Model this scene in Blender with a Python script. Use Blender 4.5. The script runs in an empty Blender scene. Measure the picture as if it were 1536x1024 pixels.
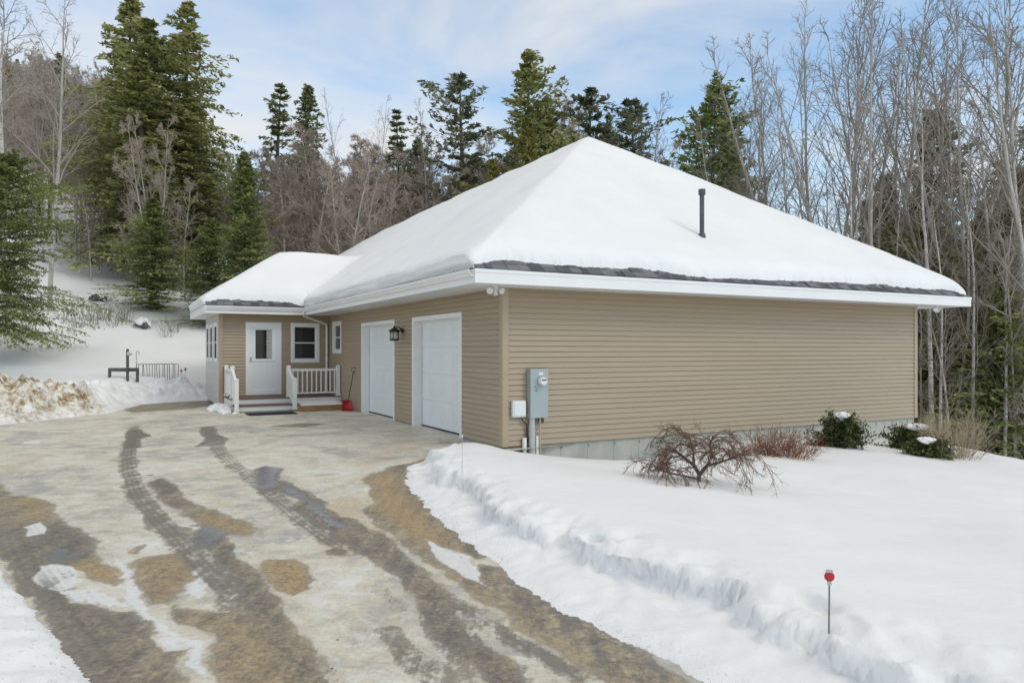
import bpy, math, random
import numpy as np
from mathutils import Vector, Matrix
random.seed(7)
S = bpy.context.scene
C = S.collection
R = math.radians
F, HZ, EYE = 1088.0, 524.5, 1.80          # photo focal length (px), horizon row, eye height

# ------------------------------------------------------------------ helpers
def link(o, parent=None):
    C.objects.link(o)
    if parent: o.parent = parent
    return o
def tag(o, label=None, cat=None, group=None, kind=None):
    if label: o['label'] = label
    if cat: o['category'] = cat
    if group: o['group'] = group
    if kind: o['kind'] = kind
    return o
def empty(name, loc=(0, 0, 0), rz=0.0):
    o = bpy.data.objects.new(name, None); C.objects.link(o)
    o.empty_display_size = .1
    o.location = loc; o.rotation_euler = (0, 0, rz)
    return o
def mesh_np(name, V, Fq, mat, parent=None, smooth=False, tri=False):
    V = np.asarray(V, dtype=np.float32).reshape(-1, 3); Fq = np.asarray(Fq, dtype=np.int32)
    k = Fq.shape[1]
    me = bpy.data.meshes.new(name)
    me.vertices.add(len(V)); me.vertices.foreach_set('co', V.ravel())
    me.loops.add(Fq.size); me.loops.foreach_set('vertex_index', Fq.ravel())
    me.polygons.add(len(Fq))
    me.polygons.foreach_set('loop_start', np.arange(0, Fq.size, k, dtype=np.int32))
    me.polygons.foreach_set('loop_total', np.full(len(Fq), k, dtype=np.int32))
    if smooth: me.polygons.foreach_set('use_smooth', np.ones(len(Fq), dtype=bool))
    me.update(calc_edges=True)
    if mat: me.materials.append(mat)
    o = bpy.data.objects.new(name, me)
    return link(o, parent)
class MB:
    def __init__(s): s.v = []; s.f = []
    def add(s, vs, fs):
        n = len(s.v); s.v += [tuple(v) for v in vs]; s.f += [tuple(i + n for i in f) for f in fs]; return s
    def box(s, x0, x1, y0, y1, z0, z1, M=None, ch=0.0):
        x0, x1 = min(x0, x1), max(x0, x1); y0, y1 = min(y0, y1), max(y0, y1); z0, z1 = min(z0, z1), max(z0, z1)
        vs = [(x0,y0,z0),(x1,y0,z0),(x1,y1,z0),(x0,y1,z0),(x0,y0,z1),(x1,y0,z1),(x1,y1,z1),(x0,y1,z1)]
        if M: vs = [M @ Vector(v) for v in vs]
        return s.add(vs, [(3,2,1,0),(4,5,6,7),(0,1,5,4),(1,2,6,5),(2,3,7,6),(3,0,4,7)])
    def tube(s, pts, rad, n=8, cap=True):
        pts = [Vector(p) for p in pts]
        if not isinstance(rad, (list, tuple)): rad = [rad] * len(pts)
        rings = []; base = len(s.v)
        up = None
        for i, p in enumerate(pts):
            t = (pts[min(i+1, len(pts)-1)] - pts[max(i-1, 0)]).normalized()
            if up is None:
                up = Vector((0,0,1)) if abs(t.z) < .9 else Vector((1,0,0))
            a = t.cross(up).normalized(); b = t.cross(a).normalized(); up = -b if False else up
            for k in range(n):
                an = 2*math.pi*k/n
                s.v.append(tuple(p + (a*math.cos(an) + b*math.sin(an))*rad[i]))
        for i in range(len(pts)-1):
            for k in range(n):
                a0 = base+i*n+k; a1 = base+i*n+(k+1) % n
                s.f.append((a0, a1, a1+n, a0+n))
        if cap:
            s.f.append(tuple(base+k for k in range(n))[::-1]); s.f.append(tuple(base+(len(pts)-1)*n+k for k in range(n)))
        return s
    def build(s, name, mat, parent=None, smooth=False, bevel=0):
        me = bpy.data.meshes.new(name); me.from_pydata(s.v, [], s.f); me.update()
        if mat: me.materials.append(mat)
        if smooth:
            for p in me.polygons: p.use_smooth = True
        o = bpy.data.objects.new(name, me); link(o, parent)
        if bevel:
            m = o.modifiers.new('bevel', 'BEVEL'); m.width = bevel; m.segments = 2; m.limit_method = 'ANGLE'
        return o
def copy_tree(o, loc=None, rz=None, sc=None, parent=None):
    c = o.copy(); C.objects.link(c); c.parent = parent
    if loc is not None: c.location = loc
    if rz is not None: c.rotation_euler = (0, 0, rz)
    if sc is not None: c.scale = sc
    for ch in list(o.children):
        copy_tree(ch, parent=c)
    return c

# value noise (numpy)
def _h(ix, iy, seed):
    n = (ix.astype(np.int64)*374761393 + iy.astype(np.int64)*668265263 + seed*1442695041) & 0xffffffff
    n = ((n ^ (n >> 13)) * 1274126177) & 0xffffffff
    n = n ^ (n >> 16)
    return (n & 0xffff) / 65535.0
def vnoise(x, y, seed=0):
    ix = np.floor(x); iy = np.floor(y); fx = x-ix; fy = y-iy
    fx = fx*fx*fx*(fx*(fx*6-15)+10); fy = fy*fy*fy*(fy*(fy*6-15)+10)
    a = _h(ix, iy, seed); b = _h(ix+1, iy, seed); c = _h(ix, iy+1, seed); d = _h(ix+1, iy+1, seed)
    return (a*(1-fx)+b*fx)*(1-fy) + (c*(1-fx)+d*fx)*fy - .5
def fbm(x, y, oct=4, seed=0, gain=.5):
    r = 0; a = 1.0; x = np.asarray(x, dtype=float); y = np.asarray(y, dtype=float)
    for i in range(oct):
        r = r + a*vnoise(x*(2**i)+17.3*i, y*(2**i)-9.1*i, seed+i); a *= gain
    return r
def sm(x, a=0., b=1.):
    t = np.clip((x-a)/(b-a), 0, 1); return t*t*(3-2*t)
def sdf_poly(X, Y, P):           # negative inside
    P = np.asarray(P, float); n = len(P)
    d = np.full(X.shape, 1e9); inside = np.zeros(X.shape, bool)
    for i in range(n):
        ax, ay = P[i]; bx, by = P[(i+1) % n]
        ex, ey = bx-ax, by-ay; wx, wy = X-ax, Y-ay
        t = np.clip((wx*ex+wy*ey)/(ex*ex+ey*ey+1e-12), 0, 1)
        d = np.minimum(d, (wx-ex*t)**2+(wy-ey*t)**2)
        c = ((ay > Y) != (by > Y)) & (X < (bx-ax)*(Y-ay)/((by-ay) if by != ay else 1e-12)+ax)
        inside ^= c
    d = np.sqrt(d); return np.where(inside, -d, d)
def dist_line(X, Y, P, W=None):  # distance to polyline, along, signed across
    P = np.asarray(P, float)
    best = np.full(X.shape, 1e9); al = np.zeros(X.shape); ac = np.zeros(X.shape); ww = np.zeros(X.shape); s0 = 0
    for i in range(len(P)-1):
        ax, ay = P[i]; bx, by = P[i+1]; ex, ey = bx-ax, by-ay; L = math.hypot(ex, ey)
        wx, wy = X-ax, Y-ay; t = np.clip((wx*ex+wy*ey)/(L*L), 0, 1)
        dd = np.hypot(wx-ex*t, wy-ey*t); m = dd < best
        best = np.where(m, dd, best); al = np.where(m, s0+t*L, al)
        ac = np.where(m, (wx*ey-wy*ex)/L, ac)
        if W is not None: ww = np.where(m, W[i]*(1-t)+W[i+1]*t, ww)
        s0 += L
    return best, al, ac, ww

# ------------------------------------------------------------------ materials
def nodes(name):
    m = bpy.data.materials.new(name); m.use_nodes = True; nt = m.node_tree
    b = nt.nodes['Principled BSDF']
    return m, nt, b
def N(nt, typ, **kw):
    n = nt.nodes.new(typ)
    for k, v in kw.items():
        if k.startswith('i_'):
            key = k[2:]; key = int(key) if key.isdigit() else key.replace('_', ' ')
            n.inputs[key].default_value = v
        else: setattr(n, k, v)
    return n
def L(nt, a, b): nt.links.new(a, b)
def ramp(nt, stops, src=None, interp='LINEAR'):
    r = nt.nodes.new('ShaderNodeValToRGB'); r.color_ramp.interpolation = interp
    e = r.color_ramp.elements
    while len(e) < len(stops): e.new(.5)
    for i, (p, c) in enumerate(stops):
        e[i].position = p; e[i].color = (c, c, c, 1) if isinstance(c, (int, float)) else (*c, 1)
    if src is not None: L(nt, src, r.inputs[0])
    return r
def noise(nt, scale, detail=4, rough=.55, vec=None, dist=0):
    n = N(nt, 'ShaderNodeTexNoise'); n.inputs['Scale'].default_value = scale
    n.inputs['Detail'].default_value = detail; n.inputs['Roughness'].default_value = rough
    n.inputs['Distortion'].default_value = dist
    if vec is not None: L(nt, vec, n.inputs['Vector'])
    return n
def mixc(nt, fac, a, b, mode='MIX'):
    m = N(nt, 'ShaderNodeMix', data_type='RGBA', blend_type=mode)
    for sock, v in ((m.inputs[0], fac), (m.inputs[6], a), (m.inputs[7], b)):
        if hasattr(v, 'links'): L(nt, v, sock)
        else: sock.default_value = v if isinstance(v, float) else (*v, 1)
    return m.outputs[2]
def math_(nt, op, a, b=None, clamp=False):
    m = N(nt, 'ShaderNodeMath', operation=op, use_clamp=clamp)
    for i, v in ((0, a), (1, b)):
        if v is None: continue
        if hasattr(v, 'links'): L(nt, v, m.inputs[i])
        else: m.inputs[i].default_value = v
    return m.outputs[0]
def bump(nt, b, h, strength=.3, dist=.02, prev=None):
    n = N(nt, 'ShaderNodeBump'); n.inputs['Strength'].default_value = strength; n.inputs['Distance'].default_value = dist
    L(nt, h, n.inputs['Height'])
    if prev is not None: L(nt, prev, n.inputs['Normal'])
    L(nt, n.outputs[0], b.inputs['Normal']); return n.outputs[0]
def simple(name, col, rough=.5, var=.12, nscale=6, bumps=0.0, bscale=60, metal=0.0, stretch=None, spec=None):
    m, nt, b = nodes(name)
    tc = N(nt, 'ShaderNodeTexCoord'); vec = tc.outputs['Object']
    if stretch:
        mp = N(nt, 'ShaderNodeMapping'); mp.inputs['Scale'].default_value = stretch; L(nt, vec, mp.inputs[0]); vec = mp.outputs[0]
    n = noise(nt, nscale, 5, .6, vec)
    r = ramp(nt, [(.3, tuple(c*(1-var) for c in col)), (.7, tuple(min(1, c*(1+var)) for c in col))], n.outputs[0])
    L(nt, r.outputs[0], b.inputs['Base Color']); b.inputs['Roughness'].default_value = rough; b.inputs['Metallic'].default_value = metal
    if spec is not None: b.inputs['Specular IOR Level'].default_value = spec
    if bumps:
        n2 = noise(nt, bscale, 3, .6, vec); bump(nt, b, n2.outputs[0], bumps, .004)
    return m
def snow_mat(name, dirty=False, fine=1.0):
    m, nt, b = nodes(name)
    tc = N(nt, 'ShaderNodeTexCoord'); v = tc.outputs['Object']
    n1 = noise(nt, .5, 5, .6, v); n2 = noise(nt, 14*fine, 5, .65, v); n3 = noise(nt, 90*fine, 3, .7, v); n4 = noise(nt, 3.2, 4, .6, v, .6)
    c = ramp(nt, [(.3, (.81, .815, .82)), (.7, (.875, .875, .87))], n1.outputs[0]).outputs[0]
    if dirty:
        at = N(nt, 'ShaderNodeAttribute', attribute_name='dirt')
        f = math_(nt, 'ADD', at.outputs['Fac'], math_(nt, 'MULTIPLY', math_(nt, 'SUBTRACT', n4.outputs[0], .5), 1.5))
        f2 = math_(nt, 'MULTIPLY', math_(nt, 'GREATER_THAN', at.outputs['Fac'], .02), ramp(nt, [(.40, 0.), (.85, 1.)], f).outputs[0])
        n5 = noise(nt, 3.2, 6, .72, v)
        dc = ramp(nt, [(.38, (.15, .09, .045)), (.47, (.38, .29, .17)), (.54, (.66, .62, .53)), (.62, (.80, .79, .76))], n5.outputs[0]).outputs[0]
        c = mixc(nt, f2, c, dc)
        # specks of grit on ploughed snow by the drive
        ag = N(nt, 'ShaderNodeAttribute', attribute_name='grit')
        n6 = noise(nt, 34, 4, .7, v)
        g = math_(nt, 'MULTIPLY', ag.outputs['Fac'], ramp(nt, [(.57, 0.), (.70, 1.)], n6.outputs[0]).outputs[0])
        c = mixc(nt, g, c, (.42, .37, .29))
    L(nt, c, b.inputs['Base Color']); b.inputs['Roughness'].default_value = .62
    b.inputs['Specular IOR Level'].default_value = .35
    b1 = bump(nt, b, n2.outputs[0], .28, .03); bump(nt, b, n3.outputs[0], .22, .006, b1)
    return m
def siding_mat(name, col):
    m, nt, b = nodes(name)
    tc = N(nt, 'ShaderNodeTexCoord'); mp = N(nt, 'ShaderNodeMapping'); mp.inputs['Scale'].default_value = (.35, .35, 9.0)
    L(nt, tc.outputs['Object'], mp.inputs[0])
    n = noise(nt, 1.1, 4, .6, mp.outputs[0]); n2 = noise(nt, .35, 3, .5, tc.outputs['Object'])
    c = ramp(nt, [(.3, tuple(x*.93 for x in col)), (.7, tuple(x*1.06 for x in col))], n.outputs[0]).outputs[0]
    c = mixc(nt, math_(nt, 'MULTIPLY', n2.outputs[0], .22), c, tuple(x*.80 for x in col))
    L(nt, c, b.inputs['Base Color']); b.inputs['Roughness'].default_value = .45
    mp2 = N(nt, 'ShaderNodeMapping'); mp2.inputs['Scale'].default_value = (4, 4, 60); L(nt, tc.outputs['Object'], mp2.inputs[0])
    g = noise(nt, 3, 4, .6, mp2.outputs[0]); bump(nt, b, g.outputs[0], .18, .002)
    return m
def leaf_mat(name, dark, mid, light):
    m, nt, b = nodes(name)
    g = N(nt, 'ShaderNodeNewGeometry'); tc = N(nt, 'ShaderNodeTexCoord'); oi = N(nt, 'ShaderNodeObjectInfo')
    n = noise(nt, .55, 3, .6, tc.outputs['Object'])
    s = math_(nt, 'ADD', math_(nt, 'MULTIPLY', g.outputs['Random Per Island'], .45), math_(nt, 'MULTIPLY', n.outputs[0], .75))
    s = math_(nt, 'ADD', s, math_(nt, 'MULTIPLY', math_(nt, 'SUBTRACT', oi.outputs['Random'], .5), .18))
    c = ramp(nt, [(.3, dark), (.58, mid), (.85, light)], s).outputs[0]
    L(nt, c, b.inputs['Base Color']); b.inputs['Roughness'].default_value = .6
    b.inputs['Specular IOR Level'].default_value = .3
    tr = N(nt, 'ShaderNodeBsdfTranslucent'); L(nt, c, tr.inputs[0])
    mx = N(nt, 'ShaderNodeMixShader'); mx.inputs[0].default_value = .42
    L(nt, b.outputs[0], mx.inputs[1]); L(nt, tr.outputs[0], mx.inputs[2])
    L(nt, mx.outputs[0], nt.nodes['Material Output'].inputs[0])
    return m
def twig_mat(name, a, c_):
    m, nt, b = nodes(name)
    oi = N(nt, 'ShaderNodeObjectInfo'); tc = N(nt, 'ShaderNodeTexCoord'); n = noise(nt, .8, 3, .6, tc.outputs['Object'])
    s = math_(nt, 'ADD', math_(nt, 'MULTIPLY', oi.outputs['Random'], .5), math_(nt, 'MULTIPLY', n.outputs[0], .5))
    c = ramp(nt, [(.2, a), (.8, c_)], s).outputs[0]
    L(nt, c, b.inputs['Base Color']); b.inputs['Roughness'].default_value = .8; b.inputs['Specular IOR Level'].default_value = .2
    return m
def bark_mat(name, a, c_, birch=False):
    m, nt, b = nodes(name)
    tc = N(nt, 'ShaderNodeTexCoord'); mp = N(nt, 'ShaderNodeMapping')
    mp.inputs['Scale'].default_value = (2.2, 2.2, 9) if birch else (9, 9, 1.2)
    L(nt, tc.outputs['Object'], mp.inputs[0]); n = noise(nt, 1.6, 5, .65, mp.outputs[0])
    if birch: c = ramp(nt, [(.30, (.07, .06, .05)), (.40, a), (.75, c_)], n.outputs[0]).outputs[0]
    else: c = ramp(nt, [(.3, a), (.7, c_)], n.outputs[0]).outputs[0]
    L(nt, c, b.inputs['Base Color']); b.inputs['Roughness'].default_value = .85
    bump(nt, b, n.outputs[0], .5, .02)
    return m
M = {}
M['snow'] = snow_mat('snow'); M['snow_ground'] = snow_mat('snow_ground', dirty=True)
M['siding'] = siding_mat('tan_siding', (.40, .312, .210))
M['siding_pale_sheen'] = siding_mat('pale_sheen_siding', (.60, .58, .55))  # grazing sky sheen painted in as a pale colour; blind slats share it
M['trim_tan'] = simple('tan_trim', (.41, .32, .215), .45, .05, 2)
M['white'] = simple('white_trim', (.82, .82, .81), .4, .03, 1.5)
M['soffit'] = simple('soffit_vinyl', (.80, .81, .81), .5, .03, 1)
M['door'] = simple('white_door', (.80, .82, .83), .35, .02, 1.5)
M['concrete'] = simple('concrete', (.42, .42, .37), .85, .22, 1.3, .5, 30, stretch=(1, 1, .5))
M['shingle'] = None
M['glass'] = None
M['black'] = simple('black_metal', (.018, .018, .02), .45, .2, 6)
M['pipe'] = simple('dark_pipe', (.075, .085, .095), .5, .2, 5)
M['meter'] = simple('grey_painted_steel', (.36, .42, .42), .4, .06, 3, metal=.2)
M['pvc'] = simple('grey_plastic', (.45, .46, .46), .5, .08, 4)
M['wplastic'] = simple('white_plastic', (.72, .74, .74), .45, .04, 3)
M['deck'] = simple('deck_board', (.16, .105, .075), .7, .2, 5, .3, 30)
M['timber'] = simple('timber', (.30, .175, .075), .75, .3, 3, .4, 20, stretch=(1, 1, 8))
M['greywood'] = simple('weathered_wood', (.10, .09, .095), .8, .3, 6)
M['red'] = simple('red_plastic', (.50, .018, .022), .4, .1, 6)
M['wire'] = simple('wire', (.16, .15, .15), .5, .1, 6)
M['steel'] = simple('galvanised', (.30, .31, .32), .4, .1, 6, metal=.5)
M['brass'] = simple('brass', (.45, .30, .13), .3, .1, 6, metal=.8)
M['rock'] = simple('rock', (.10, .10, .10), .85, .4, 4, .6, 20)
M['mat'] = simple('rubber_mat', (.03, .032, .035), .8, .25, 30, .6, 80)
M['leaf_hem'] = leaf_mat('hemlock_needles', (.11, .135, .048), (.31, .33, .12), (.56, .54, .25))
M['leaf_green'] = leaf_mat('bright_needles', (.09, .125, .040), (.27, .32, .11), (.50, .52, .23))
M['leaf_dark'] = leaf_mat('dark_needles', (.09, .12, .056), (.26, .30, .14), (.46, .48, .25))
M['leaf_gold'] = leaf_mat('olive_needles', (.10, .11, .03), (.28, .27, .08), (.48, .44, .17))
M['leaf_blue'] = leaf_mat('pine_needles', (.08, .10, .065), (.21, .235, .145), (.38, .39, .27))
M['leaf_shrub'] = leaf_mat('shrub_leaves', (.025, .042, .014), (.085, .115, .035), (.24, .26, .10))
M['twig'] = twig_mat('grey_twigs', (.18, .155, .13), (.42, .37, .32))
M['twig_br'] = twig_mat('brown_twigs', (.33, .265, .215), (.54, .455, .385))
M['twig_hill'] = twig_mat('hill_twigs', (.32, .265, .225), (.52, .45, .39))
M['twig_red'] = twig_mat('maple_twigs', (.12, .08, .062), (.26, .155, .11))
M['twig_rust'] = twig_mat('rust_twigs', (.20, .09, .05), (.34, .18, .10))
M['straw'] = twig_mat('straw', (.36, .28, .18), (.52, .43, .31))
M['bark'] = bark_mat('grey_bark', (.24, .22, .195), (.60, .57, .52))
M['bark_d'] = bark_mat('dark_bark', (.055, .045, .038), (.14, .115, .095))
M['bark_birch'] = bark_mat('birch_bark', (.45, .43, .39), (.75, .73, .68), True)
# shingles
def shingle():
    m, nt, b = nodes('shingles')
    tc = N(nt, 'ShaderNodeTexCoord'); uv = tc.outputs['UV']
    br = N(nt, 'ShaderNodeTexBrick'); br.inputs['Scale'].default_value = 1; L(nt, uv, br.inputs['Vector'])
    br.inputs['Brick Width'].default_value = .30; br.inputs['Row Height'].default_value = .14; br.inputs['Mortar Size'].default_value = .010
    br.inputs['Color1'].default_value = (.10, .105, .112, 1); br.inputs['Color2'].default_value = (.20, .205, .215, 1); br.inputs['Mortar'].default_value = (.035, .035, .038, 1)
    n = noise(nt, 60, 3, .7, uv)
    c = mixc(nt, n.outputs[0], br.outputs[0], (.24, .245, .25)); L(nt, mixc(nt, .35, br.outputs[0], c), b.inputs['Base Color'])
    b.inputs['Roughness'].default_value = .9; bump(nt, b, math_(nt, 'SUBTRACT', 1.0, br.outputs['Fac']), .8, .012)
    return m
M['shingle'] = shingle()
def tabs():
    m, nt, b = nodes('shingle_tabs'); g = N(nt, 'ShaderNodeNewGeometry'); tc = N(nt, 'ShaderNodeTexCoord'); n = noise(nt, 70, 3, .7, tc.outputs['Object'])
    s_ = math_(nt, 'ADD', math_(nt, 'MULTIPLY', g.outputs['Random Per Island'], .7), math_(nt, 'MULTIPLY', n.outputs[0], .3))
    L(nt, ramp(nt, [(.1, (.045, .048, .052)), (.9, (.20, .205, .215))], s_).outputs[0], b.inputs['Base Color']); b.inputs['Roughness'].default_value = .9; return m
M['tab'] = tabs()
def glass():
    m, nt, b = nodes('dark_glass')
    b.inputs['Base Color'].default_value = (.012, .014, .016, 1); b.inputs['Roughness'].default_value = .04
    b.inputs['Specular IOR Level'].default_value = .5; return m
M['glass'] = glass()
M['glass_dull'] = simple('matt_glass', (.03, .035, .04), .5, .1, 3, spec=.05)
def clear():
    m, nt, b = nodes('clear_glass'); b.inputs['Base Color'].default_value = (.75, .76, .72, 1); b.inputs['Roughness'].default_value = .15
    b.inputs['Transmission Weight'].default_value = .7; return m
M['clear'] = clear()

# ------------------------------------------------------------------ house frame
UX = Vector((.8814, .4724, 0)); VX = Vector((-.4724, .8814, 0)); C0 = Vector((-.157, 13.17, 0))
ANG = math.atan2(.4724, .8814)
LW = 12.1                                            # right facade length
U0, U1, V0, V1 = -.92, 13.25, -.7555, 33.0           # main eaves
WU, WV0, WV1 = -3.41, 12.67, 16.97                   # wing walls
WE0, WEv0, WEv1 = -3.91, 12.07, 17.57                # wing eaves
ZS, ZF, ZB = 2.93, 3.15, .045; PITCH = .667
def uv_of(X, Y): return (X-C0.x)*.8814+(Y-C0.y)*.4724, -(X-C0.x)*.4724+(Y-C0.y)*.8814
def w_of(u, v, z=0): return Vector((C0.x+u*.8814-v*.4724, C0.y+u*.4724+v*.8814, z))

# ------------------------------------------------------------------ terrain function
DRIVE = [(3,-8),(2.4,0),(1.6,2.4),(1.02,3.92),(.52,4.66),(.06,5.36),(-.31,6.41),(-.94,7.98),(-1.46,9.77),(-1.62,11.1),(-1.25,12.3),(-.6,13.1),
         (.8,14.2),(-4,27),(-8,28),(-10.6,26.1),(-11.3,25.5),(-12.2,24),(-11.4,20.6),(-12.2,17.4),(-15,15.6),(-22,13.5),(-22,11),(-15,11.2),(-8.2,8.9),(-4.25,6.02),(-3.26,5.01),(-2.26,3.92),(-1.3,2.5),(-.8,0),(-.9,-8)]
FIELD = [(-1.30,10.95),(-.98,9.75),(-.52,8.36),(-.07,7.07),(.36,6.26),(.70,5.74),(.94,5.34),(1.25,4.81),(1.47,4.42),(1.65,4.16),(1.85,3.86),(2.7,2.6),(4,0),(5,-12),(80,-12),(80,60),(5,60),(3,18),(.2,13.6),(-.55,12.95),(-1.05,12.2)]
HILL = np.array([(-50,.1),(20,.15),(24,.25),(28,.75),(32,1.7),(36,2.7),(42,4.3),(50,7),(60,11),(80,16),(120,29),(170,40)])
PILE = [(-13.0,19.2,.48,1.2),(-14.4,18.8,.70,1.4),(-15.9,18.4,.95,1.6),(-18,17.9,1.3,1.8),(-12.3,20.6,.42,.8),(-12.7,21.9,.42,1.0),(-12.9,23.6,.35,1.0),(-11.9,25.6,.35,.8)]
def terrain(X, Y, full=False):
    X = np.asarray(X, float); Y = np.asarray(Y, float)
    d = sdf_poly(X, Y, DRIVE); df = -sdf_poly(X, Y, FIELD)
    u, v = uv_of(X, Y)
    e1 = fbm(X*1.6, Y*1.6, 4, 3); e2 = fbm(X*6, Y*6, 3, 11)
    # yard on the right
    e3 = fbm(X*13, Y*13, 3, 41)
    dfn = df + e1*.36 + e2*.05 + e3*.004
    crest = .31 - .094*np.clip(df, 0, 8.2)
    crest = crest - .045*np.maximum(df-12, 0)*(X > 0)
    crest = crest - .12*np.maximum(X-10, 0) + .03*sm(df, .0, .3)*(1-sm(df, .3, 1.2))
    dw = np.maximum(-v, 0)
    crest = crest - .62*np.exp(-dw/1.5)*np.exp(-((u-1.6)/2.4)**2)*sm(u, -1.8, -.1) - .24*np.exp(-dw/1.0)*sm(u, 1, 3)*(1-.6*sm(u, 9, 12))
    crest = crest + .05*fbm(X*.5, Y*.5, 3, 21) + .012*fbm(X*2.5, Y*2.5, 3, 29)
    br = np.maximum(X + .15*(Y-16) - 11.3, 0)
    drop = .34*br - .0*br
    zf_ = np.maximum(crest - drop, -6.5 + .4*fbm(X*.2, Y*.2, 3, 5))
    shelf = .035*sm(d, 0, .2) + .03*sm(d, .1, .6) + .03*e1 + .022*e2
    face = .70*sm(dfn, -.02, .14) + .30*sm(dfn, .05, .60)
    face = face + (.03*e3+.16*e2)*sm(dfn, -.08, .04)*(1-sm(dfn, .14, .5))
    zr = shelf*(1-face) + zf_*face
    # left and behind
    e = Y + .5*np.maximum(0, -X-12)
    hz = np.interp(e, HILL[:, 0], HILL[:, 1])
    fx = 1 - .80*sm(X, -9, 6)
    hn = np.minimum(hz, 4.0)
    hz = hn + (hz-hn)*sm(-X-.38*Y, -16, 24)
    hz = hz*fx + .35*fbm(X*.12, Y*.12, 4, 8)*sm(Y, 26, 40) + .06*fbm(X*.6, Y*.6, 4, 9)
    zl = .05*sm(d, 0, .15) + (hz+.05)*sm(d, 0, 2.5) + .10*sm(d, .0, .5)*sm(Y, 15, 18)
    dirt = np.zeros(X.shape)
    for (px, py, h, r) in PILE:
        g = np.exp(-((X-px)**2+(Y-py)**2)/(r*r)); zl = zl + h*g*sm(d, -.05, 1.1)
        if h > .5 or py < 21: dirt = np.maximum(dirt, np.exp(-((X-px)**2+(Y-py+.5)**2)/(r*r*1.9)))
    rough = sm(-np.abs(d-1.1), -1.6, -.2)*(Y > 15)*(Y < 27)*(X < -9)
    rb = fbm(X*1.9, Y*1.9, 5, 31, .55)*.75+.22
    zl = zl + rough*(.42*rb + .22*e2 + .05*e3 - .06)*sm(d, 0, .4)
    nearl = (Y < 14)*(X < 0)
    zl = np.where(nearl, .05*sm(d, 0, .1)+.05*sm(d, 0, .8)+.05*e1+.035*e2, zl)
    # blend: right field or left / rear ground
    wr = sm(X - (Y-13)*-.4, -2, 4) if False else 0
    isr = (df > -1.6) & (X > -2.5) | ((X > 0) & (Y < 14))
    back = sm(v, 4, 16)*(X > 3)
    zr2 = zr*(1-back) + np.maximum(hz*1.0 - drop, -6.5)*back
    z = np.where(isr, zr2, zl)
    ins = sm(d, -.06, .10)
    nz = .03*e2 + .02*e1
    z = z*sm(d, -.02, .12) + (-.14)*(1-sm(d+nz*2.2, -.05, .03))
    z = np.where(d < -.35, -.14, z)
    if full:
        grit = np.clip((1-sm(d, .0, .30))*.7 + .12*sm(-dfn, -.1, .3)*isr + .45*nearl, 0, 1)*(d < 3)*((Y < 27))
        return z, dirt*(1-isr), grit
    return z
def tz(x, y): return float(terrain(np.array([x]), np.array([y]))[0])
def ground(px, py, ymax=90):
    Ys = np.arange(3.0, ymax, .05); Xs = (px-768)*Ys/F; Zs = EYE-(py-HZ)*Ys/F
    T = np.maximum(terrain(Xs, Ys), np.where(sdf_poly(Xs, Ys, DRIVE) < 0, 0, -99))
    k = np.where(Zs <= T)[0]; k = k[0] if len(k) else len(Ys)-1
    return Vector((Xs[k], Ys[k], T[k]))
def gp(px, py): Y = F*EYE/(py-HZ); return ((px-768)*Y/F, Y)

def lines(segs):
    out = []
    for a, b, s in segs:
        n = max(1, int(round((b-a)/s))); out += list(np.linspace(a, b, n, endpoint=False))
    out.append(segs[-1][1]); return np.array(out)
def grid_mesh(name, xs, ys, mat, parent=None, zfun=None, keep=None, smooth=True):
    X, Y = np.meshgrid(xs, ys); Z = zfun(X, Y)
    extra = None
    if isinstance(Z, tuple): extra = Z[1:]; Z = Z[0]
    nx, ny = len(xs), len(ys)
    V = np.stack([X, Y, Z], -1).reshape(-1, 3)
    i, j = np.meshgrid(np.arange(nx-1), np.arange(ny-1)); a = (j*nx+i)
    Q = np.stack([a, a+1, a+1+nx, a+nx], -1).reshape(-1, 4)
    if keep is not None: Q = Q[keep(X, Y)[:-1, :-1].ravel()]
    if keep is not None:
        used = np.unique(Q); remap = np.full(len(V), -1); remap[used] = np.arange(len(used)); Q = remap[Q]; V = V[used]
    else: used = None
    o = mesh_np(name, V, Q, mat, parent, smooth)
    return o, extra, used, V
def attr(o, name, arr):
    a = o.data.attributes.new(name, 'FLOAT', 'POINT'); a.data.foreach_set('value', np.asarray(arr, np.float32).ravel())

xs = lines([(-150,-60,6),(-60,-30,1.6),(-30,-19,.5),(-19,-10,.07),(-10,-5,.08),(-5,-2.6,.045),(-2.6,5.2,.036),(5.2,14,.12),(14,30,.5),(30,60,1.6),(60,150,6)])
ys = lines([(-12,2,.5),(2,8,.036),(8,14,.055),(14,17,.12),(17,27,.08),(27,40,.3),(40,80,.9),(80,190,5)])
GM = {}
o, ex, used, V = grid_mesh('snow_ground', xs, ys, M['snow_ground'], zfun=lambda X, Y: terrain(X, Y, True))
_df = -sdf_poly(V[:, 0], V[:, 1], FIELD); _m = sm(_df, -.45, -.2)*(1-sm(_df, .25, .5))*(V[:, 1] < 14)*(V[:, 0] < 9)
_t = V[:, 0]*.75-V[:, 1]*.66; _z = V[:, 2]
_o = .10*fbm(_t*1.1, _z*12, 3, 101)+.028*fbm(_t*4.5, _z*20+_df*2, 3, 102)
_lo = np.exp(-((_z-.10)/.07)**2)
V[:, 0] += _m*(_o+.03*_lo)*.70; V[:, 1] += _m*(_o+.03*_lo)*.70; V[:, 2] += _m*.03*fbm(_t*7, _df*7, 3, 103)
o.data.vertices.foreach_set('co', V.astype(np.float32).ravel()); o.data.update()
attr(o, 'dirt', ex[0]); attr(o, 'grit', ex[1]); tag(o, kind='structure'); o['label'] = 'snow covered ground, yard and hillside'

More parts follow.
